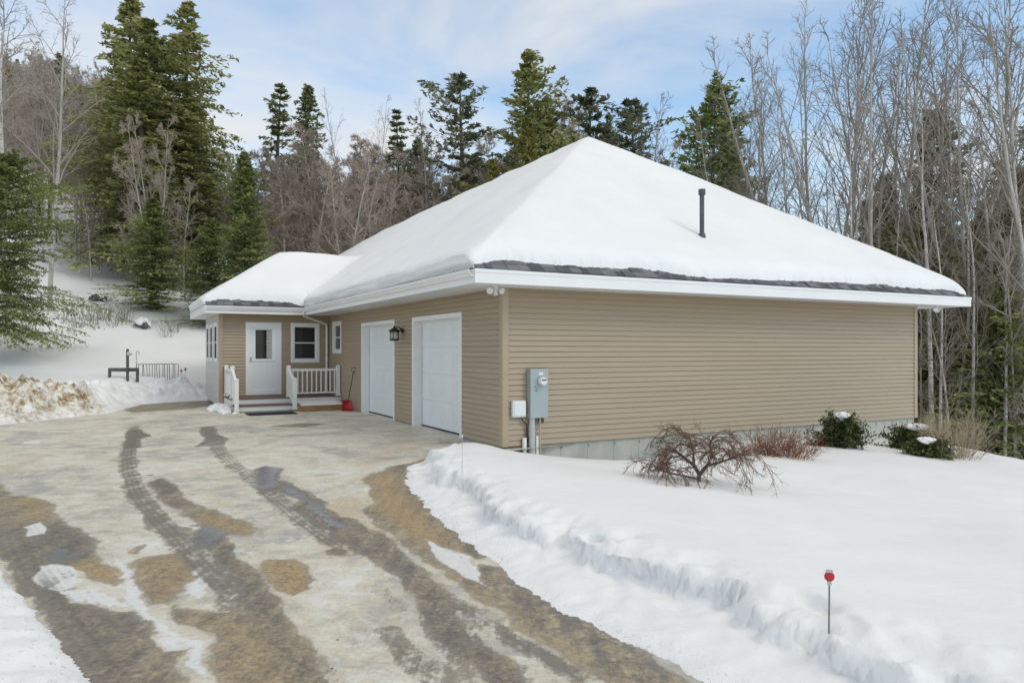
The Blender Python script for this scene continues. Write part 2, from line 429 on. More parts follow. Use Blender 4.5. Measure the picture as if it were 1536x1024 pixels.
# ------------------------------------------------------------------ driveway
def c1(l): return [gp(x/2.4145, 600+y/2.4145) for x, y in l]
def c2(l): return [gp(520+x/2.648, 640+y/2.648) for x, y in l]
def drive_mat():
    m, nt, b = nodes('icy_asphalt')
    tc = N(nt, 'ShaderNodeTexCoord'); v = tc.outputs['Object']
    def A(n): return N(nt, 'ShaderNodeAttribute', attribute_name=n).outputs['Fac']
    nb = noise(nt, .55, 6, .62, v, .8); nm = noise(nt, 2.6, 6, .68, v, .5); nf = noise(nt, 28, 4, .7, v); ng = noise(nt, 150, 2, .6, v); nl = noise(nt, 9, 5, .7, v, .4)
    # icy, sanded base
    base = ramp(nt, [(.34, (.24, .24, .23)), (.44, (.36, .345, .305)), (.51, (.50, .455, .365)), (.58, (.56, .525, .44)), (.66, (.70, .69, .65))], math_(nt, 'ADD', math_(nt, 'MULTIPLY', nb.outputs[0], .55), math_(nt, 'MULTIPLY', nm.outputs[0], .47))).outputs[0]
    # greyer bare asphalt streaks
    st = N(nt, 'ShaderNodeMapping'); st.inputs['Rotation'].default_value = (0, 0, R(55)); st.inputs['Scale'].default_value = (.5, 2.2, 1); L(nt, v, st.inputs[0])
    ns = noise(nt, 1.5, 6, .65, st.outputs[0], .6)
    s2 = N(nt, 'ShaderNodeMapping'); s2.inputs['Rotation'].default_value = (0, 0, R(-27)); s2.inputs['Scale'].default_value = (7, .8, 1); L(nt, v, s2.inputs[0]); nd = noise(nt, 1.0, 6, .7, s2.outputs[0], .3)
    base = mixc(nt, ramp(nt, [(.54, 0.), (.66, .55)], ns.outputs[0]).outputs[0], base, (.30, .30, .295))
    # tan sand
    sandf = math_(nt, 'ADD', A('sand'), math_(nt, 'MULTIPLY', math_(nt, 'SUBTRACT', nm.outputs[0], .5), 1.3))
    base = mixc(nt, ramp(nt, [(.4, 0.), (.75, .85)], sandf).outputs[0], base, (.44, .37, .26))
    # pale ice
    icef = math_(nt, 'ADD', A('ice'), math_(nt, 'MULTIPLY', math_(nt, 'SUBTRACT', nl.outputs[0], .5), .8))
    base = mixc(nt, ramp(nt, [(.45, 0.), (.58, .9)], icef).outputs[0], base, (.66, .66, .64))
    ni = noise(nt, 5, 6, .75, v, 1.2)
    base = mixc(nt, ramp(nt, [(.54, 0.), (.62, .6)], ni.outputs[0]).outputs[0], base, (.60, .60, .58))
    # wet patches and bare tracks
    wv = math_(nt, 'ADD', A('wet'), math_(nt, 'MULTIPLY', math_(nt, 'SUBTRACT', math_(nt, 'ADD', math_(nt, 'MULTIPLY', nm.outputs[0], .28), math_(nt, 'ADD', math_(nt, 'MULTIPLY', nd.outputs[0], .26), math_(nt, 'ADD', math_(nt, 'MULTIPLY', nl.outputs[0], .26), math_(nt, 'MULTIPLY', nf.outputs[0], .20)))), .5), 2.6))
    wf = ramp(nt, [(.38, 0.), (.54, .85), (.8, 1.)], wv).outputs[0]
    wc = ramp(nt, [(.37, (.080, .077, .072)), (.46, (.165, .142, .110)), (.55, (.29, .235, .155)), (.65, (.46, .40, .29))], math_(nt, 'ADD', math_(nt, 'MULTIPLY', nd.outputs[0], .45), math_(nt, 'ADD', math_(nt, 'MULTIPLY', nl.outputs[0], .35), math_(nt, 'MULTIPLY', nf.outputs[0], .20)))).outputs[0]
    gold = math_(nt, 'MULTIPLY', A('gold'), ramp(nt, [(.42, .15), (.56, 1.)], nf.outputs[0]).outputs[0])
    wc = mixc(nt, gold, wc, (.37, .25, .105))
    wc = mixc(nt, math_(nt, 'MULTIPLY', math_(nt, 'MULTIPLY', A('dark'), .85), ramp(nt, [(.4, .9), (.6, .35)], nf.outputs[0]).outputs[0]), wc, (.085, .080, .076))
    edge = ramp(nt, [(.50, 0.), (.56, .25), (.66, 0.)], wv).outputs[0]
    wc = mixc(nt, edge, wc, (.07, .062, .05))
    col = mixc(nt, wf, base, wc)
    # tyre treads
    uvn = N(nt, 'ShaderNodeUVMap', uv_map='track'); sx = N(nt, 'ShaderNodeSeparateXYZ'); L(nt, uvn.outputs[0], sx.inputs[0])
    al, ac = sx.outputs[0], sx.outputs[1]
    bars = math_(nt, 'SINE', math_(nt, 'ADD', math_(nt, 'MULTIPLY', al, 6.283/.042), math_(nt, 'MULTIPLY', math_(nt, 'ABSOLUTE', ac), 30.0)))
    ribs = math_(nt, 'SINE', math_(nt, 'MULTIPLY', ac, 6.283/.062))
    pat = math_(nt, 'ADD', math_(nt, 'MULTIPLY', bars, .17), math_(nt, 'MULTIPLY', ribs, .42))
    tf = math_(nt, 'ADD', A('tread'), math_(nt, 'ADD', math_(nt, 'MULTIPLY', pat, .20), math_(nt, 'MULTIPLY', math_(nt, 'SUBTRACT', math_(nt, 'ADD', math_(nt, 'MULTIPLY', nl.outputs[0], .5), math_(nt, 'MULTIPLY', nd.outputs[0], .5)), .5), 2.2)))
    tf = math_(nt, 'MULTIPLY', math_(nt, 'GREATER_THAN', A('tread'), .02), ramp(nt, [(.36, 0.), (.75, .9)], tf).outputs[0])
    tcol = mixc(nt, nl.outputs[0], (.09, .085, .08), (.20, .175, .14))
    col = mixc(nt, math_(nt, 'MULTIPLY', tf, .9), col, tcol)
    # puddles
    pf = ramp(nt, [(.50, 0.), (.62, 1.)], math_(nt, 'ADD', A('puddle'), math_(nt, 'MULTIPLY', math_(nt, 'SUBTRACT', nl.outputs[0], .5), 1.4))).outputs[0]
    col = mixc(nt, math_(nt, 'MULTIPLY', pf, .75), col, (.25, .265, .30))
    # aggregate grain, specks of grit
    col = mixc(nt, math_(nt, 'MULTIPLY', math_(nt, 'SUBTRACT', 1.0, pf), .85), col, mixc(nt, math_(nt, 'ADD', math_(nt, 'MULTIPLY', ng.outputs[0], .4), math_(nt, 'ADD', math_(nt, 'MULTIPLY', nf.outputs[0], .35), math_(nt, 'MULTIPLY', nl.outputs[0], .25))), (-.25, -.25, -.25), (1.25, 1.25, 1.25)), 'OVERLAY')
    vo = N(nt, 'ShaderNodeTexVoronoi'); vo.inputs['Scale'].default_value = 5; L(nt, v, vo.inputs['Vector'])
    sp = math_(nt, 'LESS_THAN', vo.outputs['Distance'], .055)
    col = mixc(nt, math_(nt, 'MULTIPLY', sp, .75), col, (.06, .05, .04))
    L(nt, col, b.inputs['Base Color'])
    rr = N(nt, 'ShaderNodeMapRange'); L(nt, wf, rr.inputs[0]); rr.inputs[3].default_value = .62; rr.inputs[4].default_value = .42
    r2 = math_(nt, 'SUBTRACT', rr.outputs[0], math_(nt, 'MULTIPLY', pf, .34)); L(nt, r2, b.inputs['Roughness'])
    hh = math_(nt, 'ADD', math_(nt, 'MULTIPLY', math_(nt, 'SUBTRACT', 1.0, wf), .35), math_(nt, 'MULTIPLY', nl.outputs[0], .5))
    hh = math_(nt, 'SUBTRACT', hh, math_(nt, 'MULTIPLY', tf, .35)); hh = math_(nt, 'ADD', hh, math_(nt, 'MULTIPLY', nf.outputs[0], .35))
    hh = math_(nt, 'MULTIPLY', hh, math_(nt, 'SUBTRACT', 1.0, math_(nt, 'MULTIPLY', pf, .9)))
    bump(nt, b, hh, .8, .025)
    return m
M['drive'] = drive_mat()
dxs = lines([(-22,-12.6,.3),(-12.6,-6,.07),(-6,2.2,.028),(2.2,3.4,.2)])
dys = lines([(-8,3,.4),(3,9,.028),(9,15,.05),(15,28,.09)])
o, ex, used, V = grid_mesh('driveway', dxs, dys, M['drive'], zfun=lambda X, Y: .006*fbm(X*.8, Y*.8, 3, 2), keep=lambda X, Y: sdf_poly(X, Y, DRIVE) < .5)
tag(o, 'icy sanded asphalt driveway with wet tyre tracks', kind='structure')
X, Y = V[:, 0], V[:, 1]
wob = .06*fbm(X*2.2, Y*2.2, 4, 51); wob2 = .06*fbm(X*2.2, Y*2.2, 4, 61)
Xw, Yw = X+wob*1.6, Y+wob2*1.6
def pf(*polys, s=.22): 
    r = np.zeros(X.shape)
    for P in polys: r = np.maximum(r, np.clip(.5-sdf_poly(Xw, Yw, P)/s, 0, 1))
    return r
def lf(P, W, s=.16):
    d_, _, _, w = dist_line(Xw, Yw, P, W); return np.clip(.5-(d_-w)/s, 0, 1)
A_ = c1([(-60,290),(0,305),(40,345),(110,340),(170,370),(220,430),(265,460),(330,500),(352,560),(400,600),(440,650),(400,665),(330,650),(290,620),(240,650),(260,690),(240,740),(330,740),(430,760),(500,750),(560,800),(560,860),(640,900),(680,950),(740,1100),(360,1100),(0,590),(-200,400)])
B_ = c1([(480,590),(530,565),(640,550),(710,590),(650,680),(610,735),(540,735),(490,680)])
C_ = c1([(920,600),(960,578),(1050,575),(1110,610),(1135,650),(1110,690),(1050,713),(990,700),(940,650)])
D_ = c1([(640,740),(760,770),(900,780),(940,830),(1060,870),(1110,900),(1110,950),(1160,1100),(850,1100),(760,930),(700,830),(640,790)])
Fp = c1([(540,300),(590,282),(640,310),(660,350),(720,380),(800,410),(870,440),(915,470),(880,490),(820,490),(800,540),(740,545),(690,520),(680,480),(720,440),(640,400),(600,380),(550,330)])
Gp = c1([(915,250),(960,238),(1010,250),(1030,290),(1120,330),(1160,370),(1260,440),(1350,500),(1420,570),(1497,630),(1497,690),(1420,640),(1330,570),(1200,500),(1120,440),(1050,390),(1080,360),(1000,330),(930,330)])
H1 = c2([(65,205),(160,160),(270,140),(330,120),(300,250),(400,360),(470,440),(560,490),(545,520),(470,525),(400,490),(470,560),(520,545),(600,560),(700,620),(850,700),(1000,790),(1200,900),(1500,1100),(1150,1100),(840,880),(700,800),(560,730),(430,620),(290,520),(180,430),(60,330),(110,300)])
G2 = c2([(-20,370),(100,430),(200,540),(300,640),(380,740),(450,840),(540,930),(700,1100)])
F2 = c1([(780,520),(860,640),(920,730),(980,830),(1040,920),(1110,1060)])
isl = [c1([(60,460),(150,440),(160,480),(100,492)]), c1([(130,600),(200,590),(290,600),(300,650),(200,690),(140,660)]), c1([(200,690),(330,680),(420,720),(480,745),(330,735),(250,730)]),
       c2([(300,440),(360,480),(470,520),(500,560),(540,625),(440,590),(340,520)]), c1([(560,850),(620,850),(640,900),(590,905)])]
wet = pf(A_, B_, D_, Fp, Gp, H1); wet = np.maximum(wet, pf(C_, s=.18))
wet = np.maximum(wet, lf(G2, [.12]*8)); wet = np.maximum(wet, lf(F2, [.11, .12, .13, .14, .14, .15]))
small = [c1([(970,95),(1100,82),(1190,85),(1100,98)]), c1([(450,120),(490,100),(530,120),(560,130),(500,140),(520,170),(450,180)]), c1([(720,100),(780,92),(790,120),(820,140),(820,160),(690,170),(740,150)]), c1([(510,272),(550,268),(550,275)]),
         c1([(1165,545),(1210,530),(1270,545),(1270,565),(1190,562)]), c2([(640,940),(690,940),(680,960)]), c2([(680,985),(720,985),(715,1000),(690,1000)]), c1([(410,20),(560,10),(800,0),(830,10),(700,30),(480,45)]), c1([(490,530),(520,525),(520,550),(490,550)])]
wet = np.maximum(wet, .93*pf(*small, s=.14))
icy = pf(*isl, s=.14); wet = wet*(1-np.clip(icy*1.6-.3, 0, 1))
icy = np.maximum(icy, pf(c2([(100,430),(200,490),(330,610),(290,590),(180,510)]), c1([(75,150),(150,146),(150,156),(80,158)]), c1([(640,640),(720,600),(760,640),(700,720),(650,700)]), c1([(420,550),(470,600),(500,700),(560,770),(640,850),(740,930),(800,1024),(760,1000),(640,880),(520,770),(450,700)]), s=.14))
gold = np.maximum.reduce([pf(C_, s=.2), pf(B_, s=.3)*.6, pf(D_, s=.4)*.45, pf(c1([(720,400),(915,460),(880,490),(740,470)]), s=.2)*.9, pf(c2([(65,205),(160,160),(200,250),(300,330),(380,420),(440,500),(300,470),(150,350)]), s=.3)*.95, pf(c1([(290,580),(350,570),(430,640),(400,665),(300,640)]), s=.2), pf(c1([(0,345),(160,350),(200,420),(80,430)]), s=.3)*.7, pf(c2([(290,520),(560,730),(840,880),(1100,1040),(600,720)]), s=.3)*.6])
dark = np.maximum.reduce([pf(c1([(130,470),(230,440),(330,500),(352,560),(220,590),(150,540)]), s=.3), pf(c1([(230,760),(400,740),(430,860),(300,880)]), s=.4)*.8, pf(small[1], small[2], s=.15), pf(Gp, s=.3)*.5, lf(G2, [.1]*8)*.7, lf(F2, [.1]*6)*.6, pf(c1([(540,300),(590,282),(650,320),(600,345)]), s=.15), pf(c2([(440,440),(540,490),(470,515)]), c2([(800,680),(1100,840),(1300,980),(1000,840)]), s=.25)*.9, pf(c1([(-40,430),(70,640),(200,830),(360,1060),(480,1060),(250,800),(100,560)]), s=.5)*.75])
pud = pf(c1([(915,250),(960,238),(1010,250),(1020,300),(960,330),(915,320)]), c1([(1000,315),(1060,305),(1110,340),(1120,358),(1060,355)]), c1([(1090,365),(1160,362),(1210,410),(1250,450),(1200,475),(1160,420)]), c1([(690,450),(790,455),(810,490),(740,540),(690,520)]), s=.3)
pud = np.maximum(pud, .9*pf(c1([(150,560),(230,540),(330,560),(200,590)]), c1([(690,170),(810,140),(820,155)]), s=.15))
sand = np.maximum.reduce([pf(c1([(1290,230),(1497,80),(1497,190),(1380,230),(1320,300)]), s=1.2)*.9, pf(c1([(0,240),(150,200),(140,220),(20,280)]), s=.4), pf(c1([(700,370),(800,360),(900,400),(760,380)]), s=.4)*.8, pf(c2([(70,730),(250,770),(260,790),(130,790)]), s=.3)*.8, pf(c1([(100,390),(0,280),(120,260),(260,420)]), s=1.0)*.45, .25*np.ones(X.shape), lf(c2([(0,300),(60,400),(0,480)]), [.3, .4, .3], .5)])
# tyre tracks with tread
TR = [(c1([(492,95),(470,160),(463,210),(467,260),(500,345),(570,430),(650,510),(730,590),(820,680),(905,775)]), .13, 1.0),
      (c1([(760,100),(785,160),(800,190),(850,240),(930,300),(1010,365),(1090,430),(1190,500),(1300,560)]), .14, .85),
      (c2([(330,640),(500,740),(700,860),(960,1017),(1060,1090)]), .07, 1.3),
      (c2([(60,630),(120,640),(160,675),(185,712)]), .07, 1.3),
      (c2([(150,810),(220,880),(300,960),(400,1050)]), .10, 1.3),
      (c2([(380,740),(450,840),(560,1000)]), .17, 1.3),
      (c1([(1120,950),(1200,1000),(1260,1060)]), .12, .8),
      (c1([(0,420),(100,620),(260,840),(420,1060)]), .16, .75),
      (c1([(30,380),(190,620),(330,790),(540,1060)]), .15, .55)]
best = np.full(X.shape, 1e9); tr = np.zeros(X.shape); TU = np.zeros((len(X), 2))
for P, w, s in TR:
    d_, al, ac, _ = dist_line(X, Y, P); f = np.clip(.5-(d_-w)/.09, 0, 1)*s*.76*(.75+.5*vnoise(al*1.3, al*0, 7))*sm(al, 0, .5)*sm(al.max()-al, 0, .5)
    m = (d_/w < best); best = np.where(m, d_/w, best); TU[m, 0] = al[m]; TU[m, 1] = ac[m]; tr = np.maximum(tr, f)
for k_, q_ in ((0, .50), (1, .44), (2, .46), (3, .42), (4, .50), (5, .50), (6, .42)):
    wet = np.maximum(wet, q_*np.clip(lf(TR[k_][0], [TR[k_][1]*.95]*len(TR[k_][0]), .10)*2, 0, 1)); dark = np.maximum(dark, .7*lf(TR[k_][0], [TR[k_][1]]*len(TR[k_][0]), .10))
for n_, a_ in (('wet', wet), ('ice', icy), ('gold', gold), ('dark', dark), ('puddle', pud), ('sand', sand), ('tread', tr)): attr(o, n_, a_)
uvl = o.data.uv_layers.new(name='track'); li = np.empty(len(o.data.loops), np.int32); o.data.loops.foreach_get('vertex_index', li)
uvl.data.foreach_set('uv', TU[li].astype(np.float32).ravel())

# ------------------------------------------------------------------ house
house = empty('house', C0, ANG)
tag(house, 'single storey tan sided house with two white garage doors and snowy hip roof', 'house')
def siding(name, a0, a1, z0, z1, fixed, axis, out, holes, mat, parent=house):
    # axis 'u' : wall runs along local x at y=fixed ; 'v': along local y at x=fixed ; out = outward sign
    mb = MB(); h = .1016; n = int(math.ceil((z1-z0)/h)); holes = [hh for hh in holes]
    for i in range(n):
        c0 = z0+i*h; c1_ = min(c0+h, z1)
        cuts = sorted({c0, c1_} | {z for hh in holes for z in (hh[2], hh[3]) if c0 < z < c1_})
        for za, zb in zip(cuts[:-1], cuts[1:]):
            act = sorted([(hh[0], hh[1]) for hh in holes if hh[2] < (za+zb)/2 < hh[3]])
            x = a0; segs = []
            for (p, q) in act: segs.append((x, p)); x = q
            segs.append((x, a1))
            cutp = [a0-1+((i*1.37+fixed*.7) % 3.66)+3.66*k for k in range(12)]; sg2 = []
            for (p, q) in segs:
                xx = p
                for c_ in cutp:
                    if xx+.05 < c_ < q-.05: sg2.append((xx, c_, int(c_*7))); xx = c_
                sg2.append((xx, q, i+len(sg2)))
            for (p, q, sd_) in sg2:
                if q-p < .005: continue
                prof = []
                for z in (za, zb):
                    t = (z-c0)/h; prof.append(.024*(1-t)+.002+.0022*(sd_ % 2))
                def P(a, o_, z): return (a, fixed+out*o_, z) if axis == 'u' else (fixed+out*o_, a, z)
                vs = [P(p, prof[0], za), P(q, prof[0], za), P(q, prof[1], zb), P(p, prof[1], zb), P(p, 0, za), P(q, 0, za)]
                fs = [(0,1,2,3), (4,5,1,0)]
                if (axis == 'u') == (out > 0): fs = [f[::-1] for f in fs]
                mb.add(vs, fs)
    return mb.build(name, mat, parent)
D1, D2, DZ = (1.79, 4.65), (5.93, 8.83), 2.57
SWIN = (11.03, 12.10, 1.68, 2.71)
siding('wall', .0, LW, ZB, ZS, 0, 'u', -1, [], M['siding'])
siding('wall', 0, WV0, ZB, ZS, 0, 'v', -1, [(D1[0]+.05, D1[1]-.05, -1, DZ-.05), (D2[0]+.05, D2[1]-.05, -1, DZ-.05), (SWIN[0]+.03, SWIN[1]-.03, SWIN[2]+.03, SWIN[3]-.03)], M['siding'])
WD = (-2.653, -1.548, .36, 2.68); WW = (-1.254, -.322, 1.374, 2.68)
siding('wall', WU, 0, ZB, ZS, WV0, 'u', -1, [(WD[0]+.03, WD[1]-.03, 0, WD[3]-.03), (WW[0]+.03, WW[1]-.03, WW[2]+.03, WW[3]-.03)], M['siding'])
LWIN = [(13.27, 14.27), (14.57, 15.57), (15.82, 16.72)]
o = siding('wall', WV0, WV1, ZB, ZS, WU, 'v', -1, [(a+.03, b-.03, 1.43, 2.65) for a, b in LWIN], M['siding_pale_sheen'])
o['label'] = 'entrance wing wall with pale sky sheen painted into its siding'
siding('wall', 0, 32, ZB, ZS, LW, 'v', 1, [], M['siding'])
siding('wall', WU, 0, ZB, ZS, WV1, 'u', 1, [], M['siding'])
# backing core, foundation
mb = MB(); mb.box(.30, LW-.02, .02, 31.9, ZB, ZS); mb.box(.01, .30, WV0, 31.9, ZB, ZS); mb.box(.005, .30, .02, D1[0]+.04, ZB, ZS); mb.box(.005, .30, D1[1]-.04, D2[0]+.04, ZB, ZS); mb.box(.005, .30, D2[1]-.04, SWIN[0]+.02, ZB, ZS); mb.box(.005, .30, SWIN[1]-.02, WV0, ZB, ZS)
mb.box(.005, .30, D1[0]+.04, D1[1]-.04, DZ-.06, ZS); mb.box(.005, .30, D2[0]+.04, D2[1]-.04, DZ-.06, ZS); mb.box(.12, .30, SWIN[0]+.02, SWIN[1]-.02, ZB, ZS)
mb.box(WU+.12, 0, WV0+.12, WV1-.02, ZB, ZS)
mb.build('wall_core', M['trim_tan'], house)
mb = MB(); mb.box(.02, LW-.02, .03, .3, -1.6, ZB-.002); mb.box(LW-.3, LW-.02, .3, 31.9, -3.5, ZB-.002)
for s0, s1 in ((.03, D1[0]+.05), (D1[1]-.05, D2[0]+.05), (D2[1]-.05, WV0)): mb.box(.02, .29, s0, s1, -.5, ZB-.002)
mb.box(WU+.03, 0, WV0+.03, WV0+.3, -.5, ZB-.002); mb.box(WU+.03, WU+.3, WV0+.3, WV1, -.5, ZB-.002)
fo = mb.build('foundation', M['concrete'], house)
for k in range(1, 20): mb = MB(); mb.box(.62*k-.002, .62*k+.002, .0285, .034, -1.2, ZB-.01); mb.build('form_seam', M['rock'], fo)
for k in range(1, 20): mb = MB(); mb.tube([(.62*k+.02, .032, -.05), (.62*k+.02, .018, -.05)], .012, 6); mb.build('form_tie', M['rock'], fo)
# corner posts
def corner(u, v, su, sv, m=M['trim_tan']):
    mb = MB(); w = .09; t = .034
    mb.box(u+su*t, u-su*w, v+sv*t, v, ZB-.01, ZS-.001); mb.box(u+su*t, u, v-.0005*sv, v-sv*w, ZB-.01, ZS-.001)
    return mb.build('corner_trim', m, house, bevel=.004)
corner(0, 0, -1, -1); corner(LW, 0, 1, -1); corner(WU, WV0, -1, -1)
mb = MB(); mb.box(-.045, -.0195, WV0-.045, WV0-.0195, ZB, ZS-.001); mb.build('corner_trim', M['trim_tan'], house)
# roof planes
def roof_plane(pts, along, name='roof'):
    me = bpy.data.meshes.new(name); me.from_pydata(pts, [], [tuple(range(len(pts)))]); me.update(); me.materials.append(M['shingle'])
    uvl = me.uv_layers.new(name='UVMap')
    for l in me.loops:
        p = pts[l.vertex_index]; a = p[0] if along == 'u' else p[1]; uvl.data[l.index].uv = (a, (p[2]-ZF)*1.8)
    o = bpy.data.objects.new(name, me); link(o, house); return o
hw = (U1-U0)/2; um = (U0+U1)/2; ZR = ZF+PITCH*hw
ra, rb = (um, V0+hw, ZR), (um, V1-hw, ZR)
ZE = ZF+.012
roof_plane([(U0, V0, ZE), (U1, V0, ZE), ra], 'u'); roof_plane([(U1, V0, ZE), (U1, V1, ZE), rb, ra], 'v')
roof_plane([(U1, V1, ZE), (U0, V1, ZE), rb], 'u'); roof_plane([(U0, V1, ZE), (U0, V0, ZE), ra, rb], 'v')
wh = (WEv1-WEv0)/2; wm = (WEv0+WEv1)/2; ZW = ZF+PITCH*wh
wa = (WE0+wh, wm, ZW); wb = (U0+wh, wm, ZW)
roof_plane([(WE0, WEv0, ZE), (U0, WEv0, ZE), wb, wa], 'u'); roof_plane([(WE0, WEv1, ZE), (WE0, WEv0, ZE), wa], 'v'); roof_plane([(U0, WEv1, ZE), (WE0, WEv1, ZE), wa, wb], 'u')
# shingle edge thickness (ragged courses at the eave)
def edge_shingles(a0, a1, v, n):
    mb = MB(); a = a0
    while a < a1:
        w = random.uniform(.12, .3); b = min(a+w, a1); z = ZE+.006+random.uniform(0, .014); r_ = .145*PITCH
        for c in range(4):
            v_ = v-.015+c*.14+random.uniform(-.012, .012); z_ = z+random.uniform(0, .012)+c*.14*PITCH
            if c and (a < U0+c*.14+.16 if a0 > -2 else a < WE0+c*.14+.16) or b > U1-c*.14-.16: continue
            mb.add([(a, v_, z_), (b-.004, v_, z_), (b-.004, v_+.145, z_+r_), (a, v_+.145, z_+r_), (a, v_, z_-.014), (b-.004, v_, z_-.014)], [(0,1,2,3), (4,5,1,0)])
        a = b
    return mb.build('shingle_course', M['tab'], house)
edge_shingles(U0+.02, U1-.02, V0, 1); edge_shingles(WE0+.02, U0, WEv0, 1)
# fascia and soffit
mb = MB(); t = .03
mb.box(U0, U1, V0, V0+t, ZS-.012, ZF); mb.box(U0, U0+t, V0+t, WEv0, ZS-.012, ZF); mb.box(U1-t, U1, V0+t, V1, ZS-.012, ZF)
mb.box(WE0, U0+t, WEv0, WEv0+t, ZS-.012, ZF); mb.box(WE0, WE0+t, WEv0+t, WEv1, ZS-.012, ZF); mb.box(WE0, U0, WEv1-t, WEv1, ZS-.012, ZF); mb.box(U0, U0+t, WEv1, V1, ZS-.012, ZF); mb.box(U0, U1, V1-t, V1, ZS-.012, ZF)
mb.box(U0-.012, U1+.012, V0-.012, V0-.0005, ZF-.05, ZF+.005)
mb.build('fascia', M['white'], house)
mb = MB()
mb.box(U0+t, U1-t, V0+t, V0+.9, ZS, ZS+.02); mb.box(U0+t, .05, V0+.9, WEv0+t, ZS, ZS+.02); mb.box(LW-.05, U1-t, V0+.9, V1-t, ZS, ZS+.02)
mb.box(WE0+t, .05, WEv0+t, WV0+.1, ZS+.001, ZS+.021); mb.box(WE0+t, WU+.1, WV0+.1, WEv1-t, ZS+.001, ZS+.021)
so = mb.build('soffit', M['soffit'], house)
mb = MB(); s = V0+.2
while s < WEv0: mb.box(U0+t+.005, -.02, s, s+.006, ZS-.003, ZS+.001); s += .15
s = .1
while s < U1-.3: mb.box(s, s+.006, V0+t+.005, -.02, ZS-.003, ZS+.001); s += .15
mb.build('soffit_groove', M['pvc'], so)
# gutters
def gutter(p0, p1, outv, name='gutter'):
    p0 = Vector(p0); p1 = Vector(p1); o_ = Vector(outv); prof = [(0, -.12), (.055, -.12), (.07, -.085), (.10, -.045), (.105, -.005), (.092, -.005), (.088, -.04), (.055, -.10), (.006, -.10), (.006, -.005), (0, -.005)]
    n = len(prof); vs = [tuple(p+o_*a+Vector((0, 0, ZF+b))) for p in (p0, p1) for a, b in prof]
    fs = [(i, (i+1) % n, (i+1) % n+n, i+n) for i in range(n)] + [tuple(range(n))[::-1], tuple(range(n, 2*n))]
    return MB().add(vs, fs).build(name, M['white'], house)
gutter((U0-.001, V0+.04, 0), (U0-.001, WEv0-.1, 0), (-1, 0, 0)); gutter((WE0+.05, WEv0-.001, 0), (U0-.08, WEv0-.001, 0), (0, -1, 0))
mb = MB(); dp = [(U0-.06, WEv0-.06, ZF-.11), (U0-.06, WEv0-.06, ZF-.20), (U0-.02, WEv0+.02, ZF-.27), (-.12, WV0-.13, ZF-.50), (-.10, WV0-.10, ZF-.60), (-.10, WV0-.10, .5), (-.10, WV0-.16, .42)]
mb.tube(dp, .038, 8); mb.build('downspout', M['white'], house)
# garage doors
def garage_door(v0, v1):
    g = MB(); g.box(.19, .235, v0+.1, v1-.1, .03, DZ-.1)
    d = g.build('garage_door', M['door'], house)
    p = MB(); n = 4; H = DZ-.13; cols = 4; W = v1-v0-.2
    for i in range(n):
        z0 = .03+i*H/n; p.box(.176, .1899, v0+.1, v1-.1, z0+.008, z0+H/n-.008)
        for j in range(cols):
            a = v0+.1+W*j/cols+.06; b = v0+.1+W*(j+1)/cols-.06; za = z0+.11; zb = z0+H/n-.11
            # raised frame with sunken rim
            for (q0, q1, r0, r1) in ((a, b, za, za+.022), (a, b, zb-.022, zb), (a, a+.022, za+.022, zb-.022), (b-.022, b, za+.022, zb-.022)): p.box(.170, .1759, q0, q1, r0, r1)
            p.box(.172, .1759, a+.06, b-.06, za+.06, zb-.06)
    p.build('door_panel', M['door'], d, bevel=.004)
    s_ = MB(); s_.box(.17, .24, v0+.1, v1-.1, .0, .03); s_.build('rubber_seal', M['black'], d)
    f = MB(); f.box(-.032, .24, v0, v0+.099, 0, DZ); f.box(-.032, .24, v1-.099, v1, 0, DZ); f.box(-.032, .24, v0+.099, v1-.099, DZ-.099, DZ)
    f.build('door_frame', M['white'], d, bevel=.004)
    st = MB(); st.box(.13, .169, v0+.1, v0+.13, 0, DZ-.1); st.box(.13, .169, v1-.13, v1-.1, 0, DZ-.1); st.box(.13, .169, v0+.13, v1-.13, DZ-.13, DZ-.1); st.build('weather_stop', M['white'], d)
    return d
garage_door(*D1)['label'] = 'nearer white garage door'; garage_door(*D2)['label'] = 'farther white garage door'
# windows
def window(axis, a0, a1, z0, z1, fixed, rails=True, fw=.1, fl=0.):
    def bx(mb, a, b, o0, o1, c, d):
        if axis == 'u': mb.box(a, b, fixed-o1, fixed-o0, c, d)
        else: mb.box(fixed-o1, fixed-o0, a, b, c, d)
    f = MB(); bx(f, a0, a1, -.08, .035, z0, z0+fw); bx(f, a0, a1, -.08, .035, z1-fw, z1); bx(f, a0, a0+fw, -.08, .035, z0+fw, z1-fw); bx(f, a1-fw, a1, -.08, .035, z0+fw, z1-fw)
    w = f.build('window', M['white'], house, bevel=.004)
    g = MB(); bx(g, a0+fw, a1-fw, -.07+fl, -.055+fl, z0+fw, z1-fw); g.build('pane', M['glass'] if not fl else M['glass_dull'], w)
    s_ = MB(); sw = .03; b0, b1, c0, c1_ = a0+fw, a1-fw, z0+fw, z1-fw; zm = (c0+c1_)/2
    bx(s_, b0, b1, -.054+fl, -.01+fl*.4, c0, c0+sw); bx(s_, b0, b1, -.054+fl, -.01+fl*.4, c1_-sw, c1_); bx(s_, b0, b0+sw, -.054+fl, -.01+fl*.4, c0+sw, c1_-sw); bx(s_, b1-sw, b1, -.054+fl, -.01+fl*.4, c0+sw, c1_-sw)
    if rails: bx(s_, b0+sw, b1-sw, -.054+fl, -.015+fl*.4, zm-.018, zm+.018)
    s_.build('sash', M['white'], w)
    return w
window('u', *WW, WV0, fw=.11); window('v', *SWIN, 0, fw=.11)
for a, b in LWIN: window('v', a, b, 1.40, 2.68, WU, fw=.10, fl=.062)
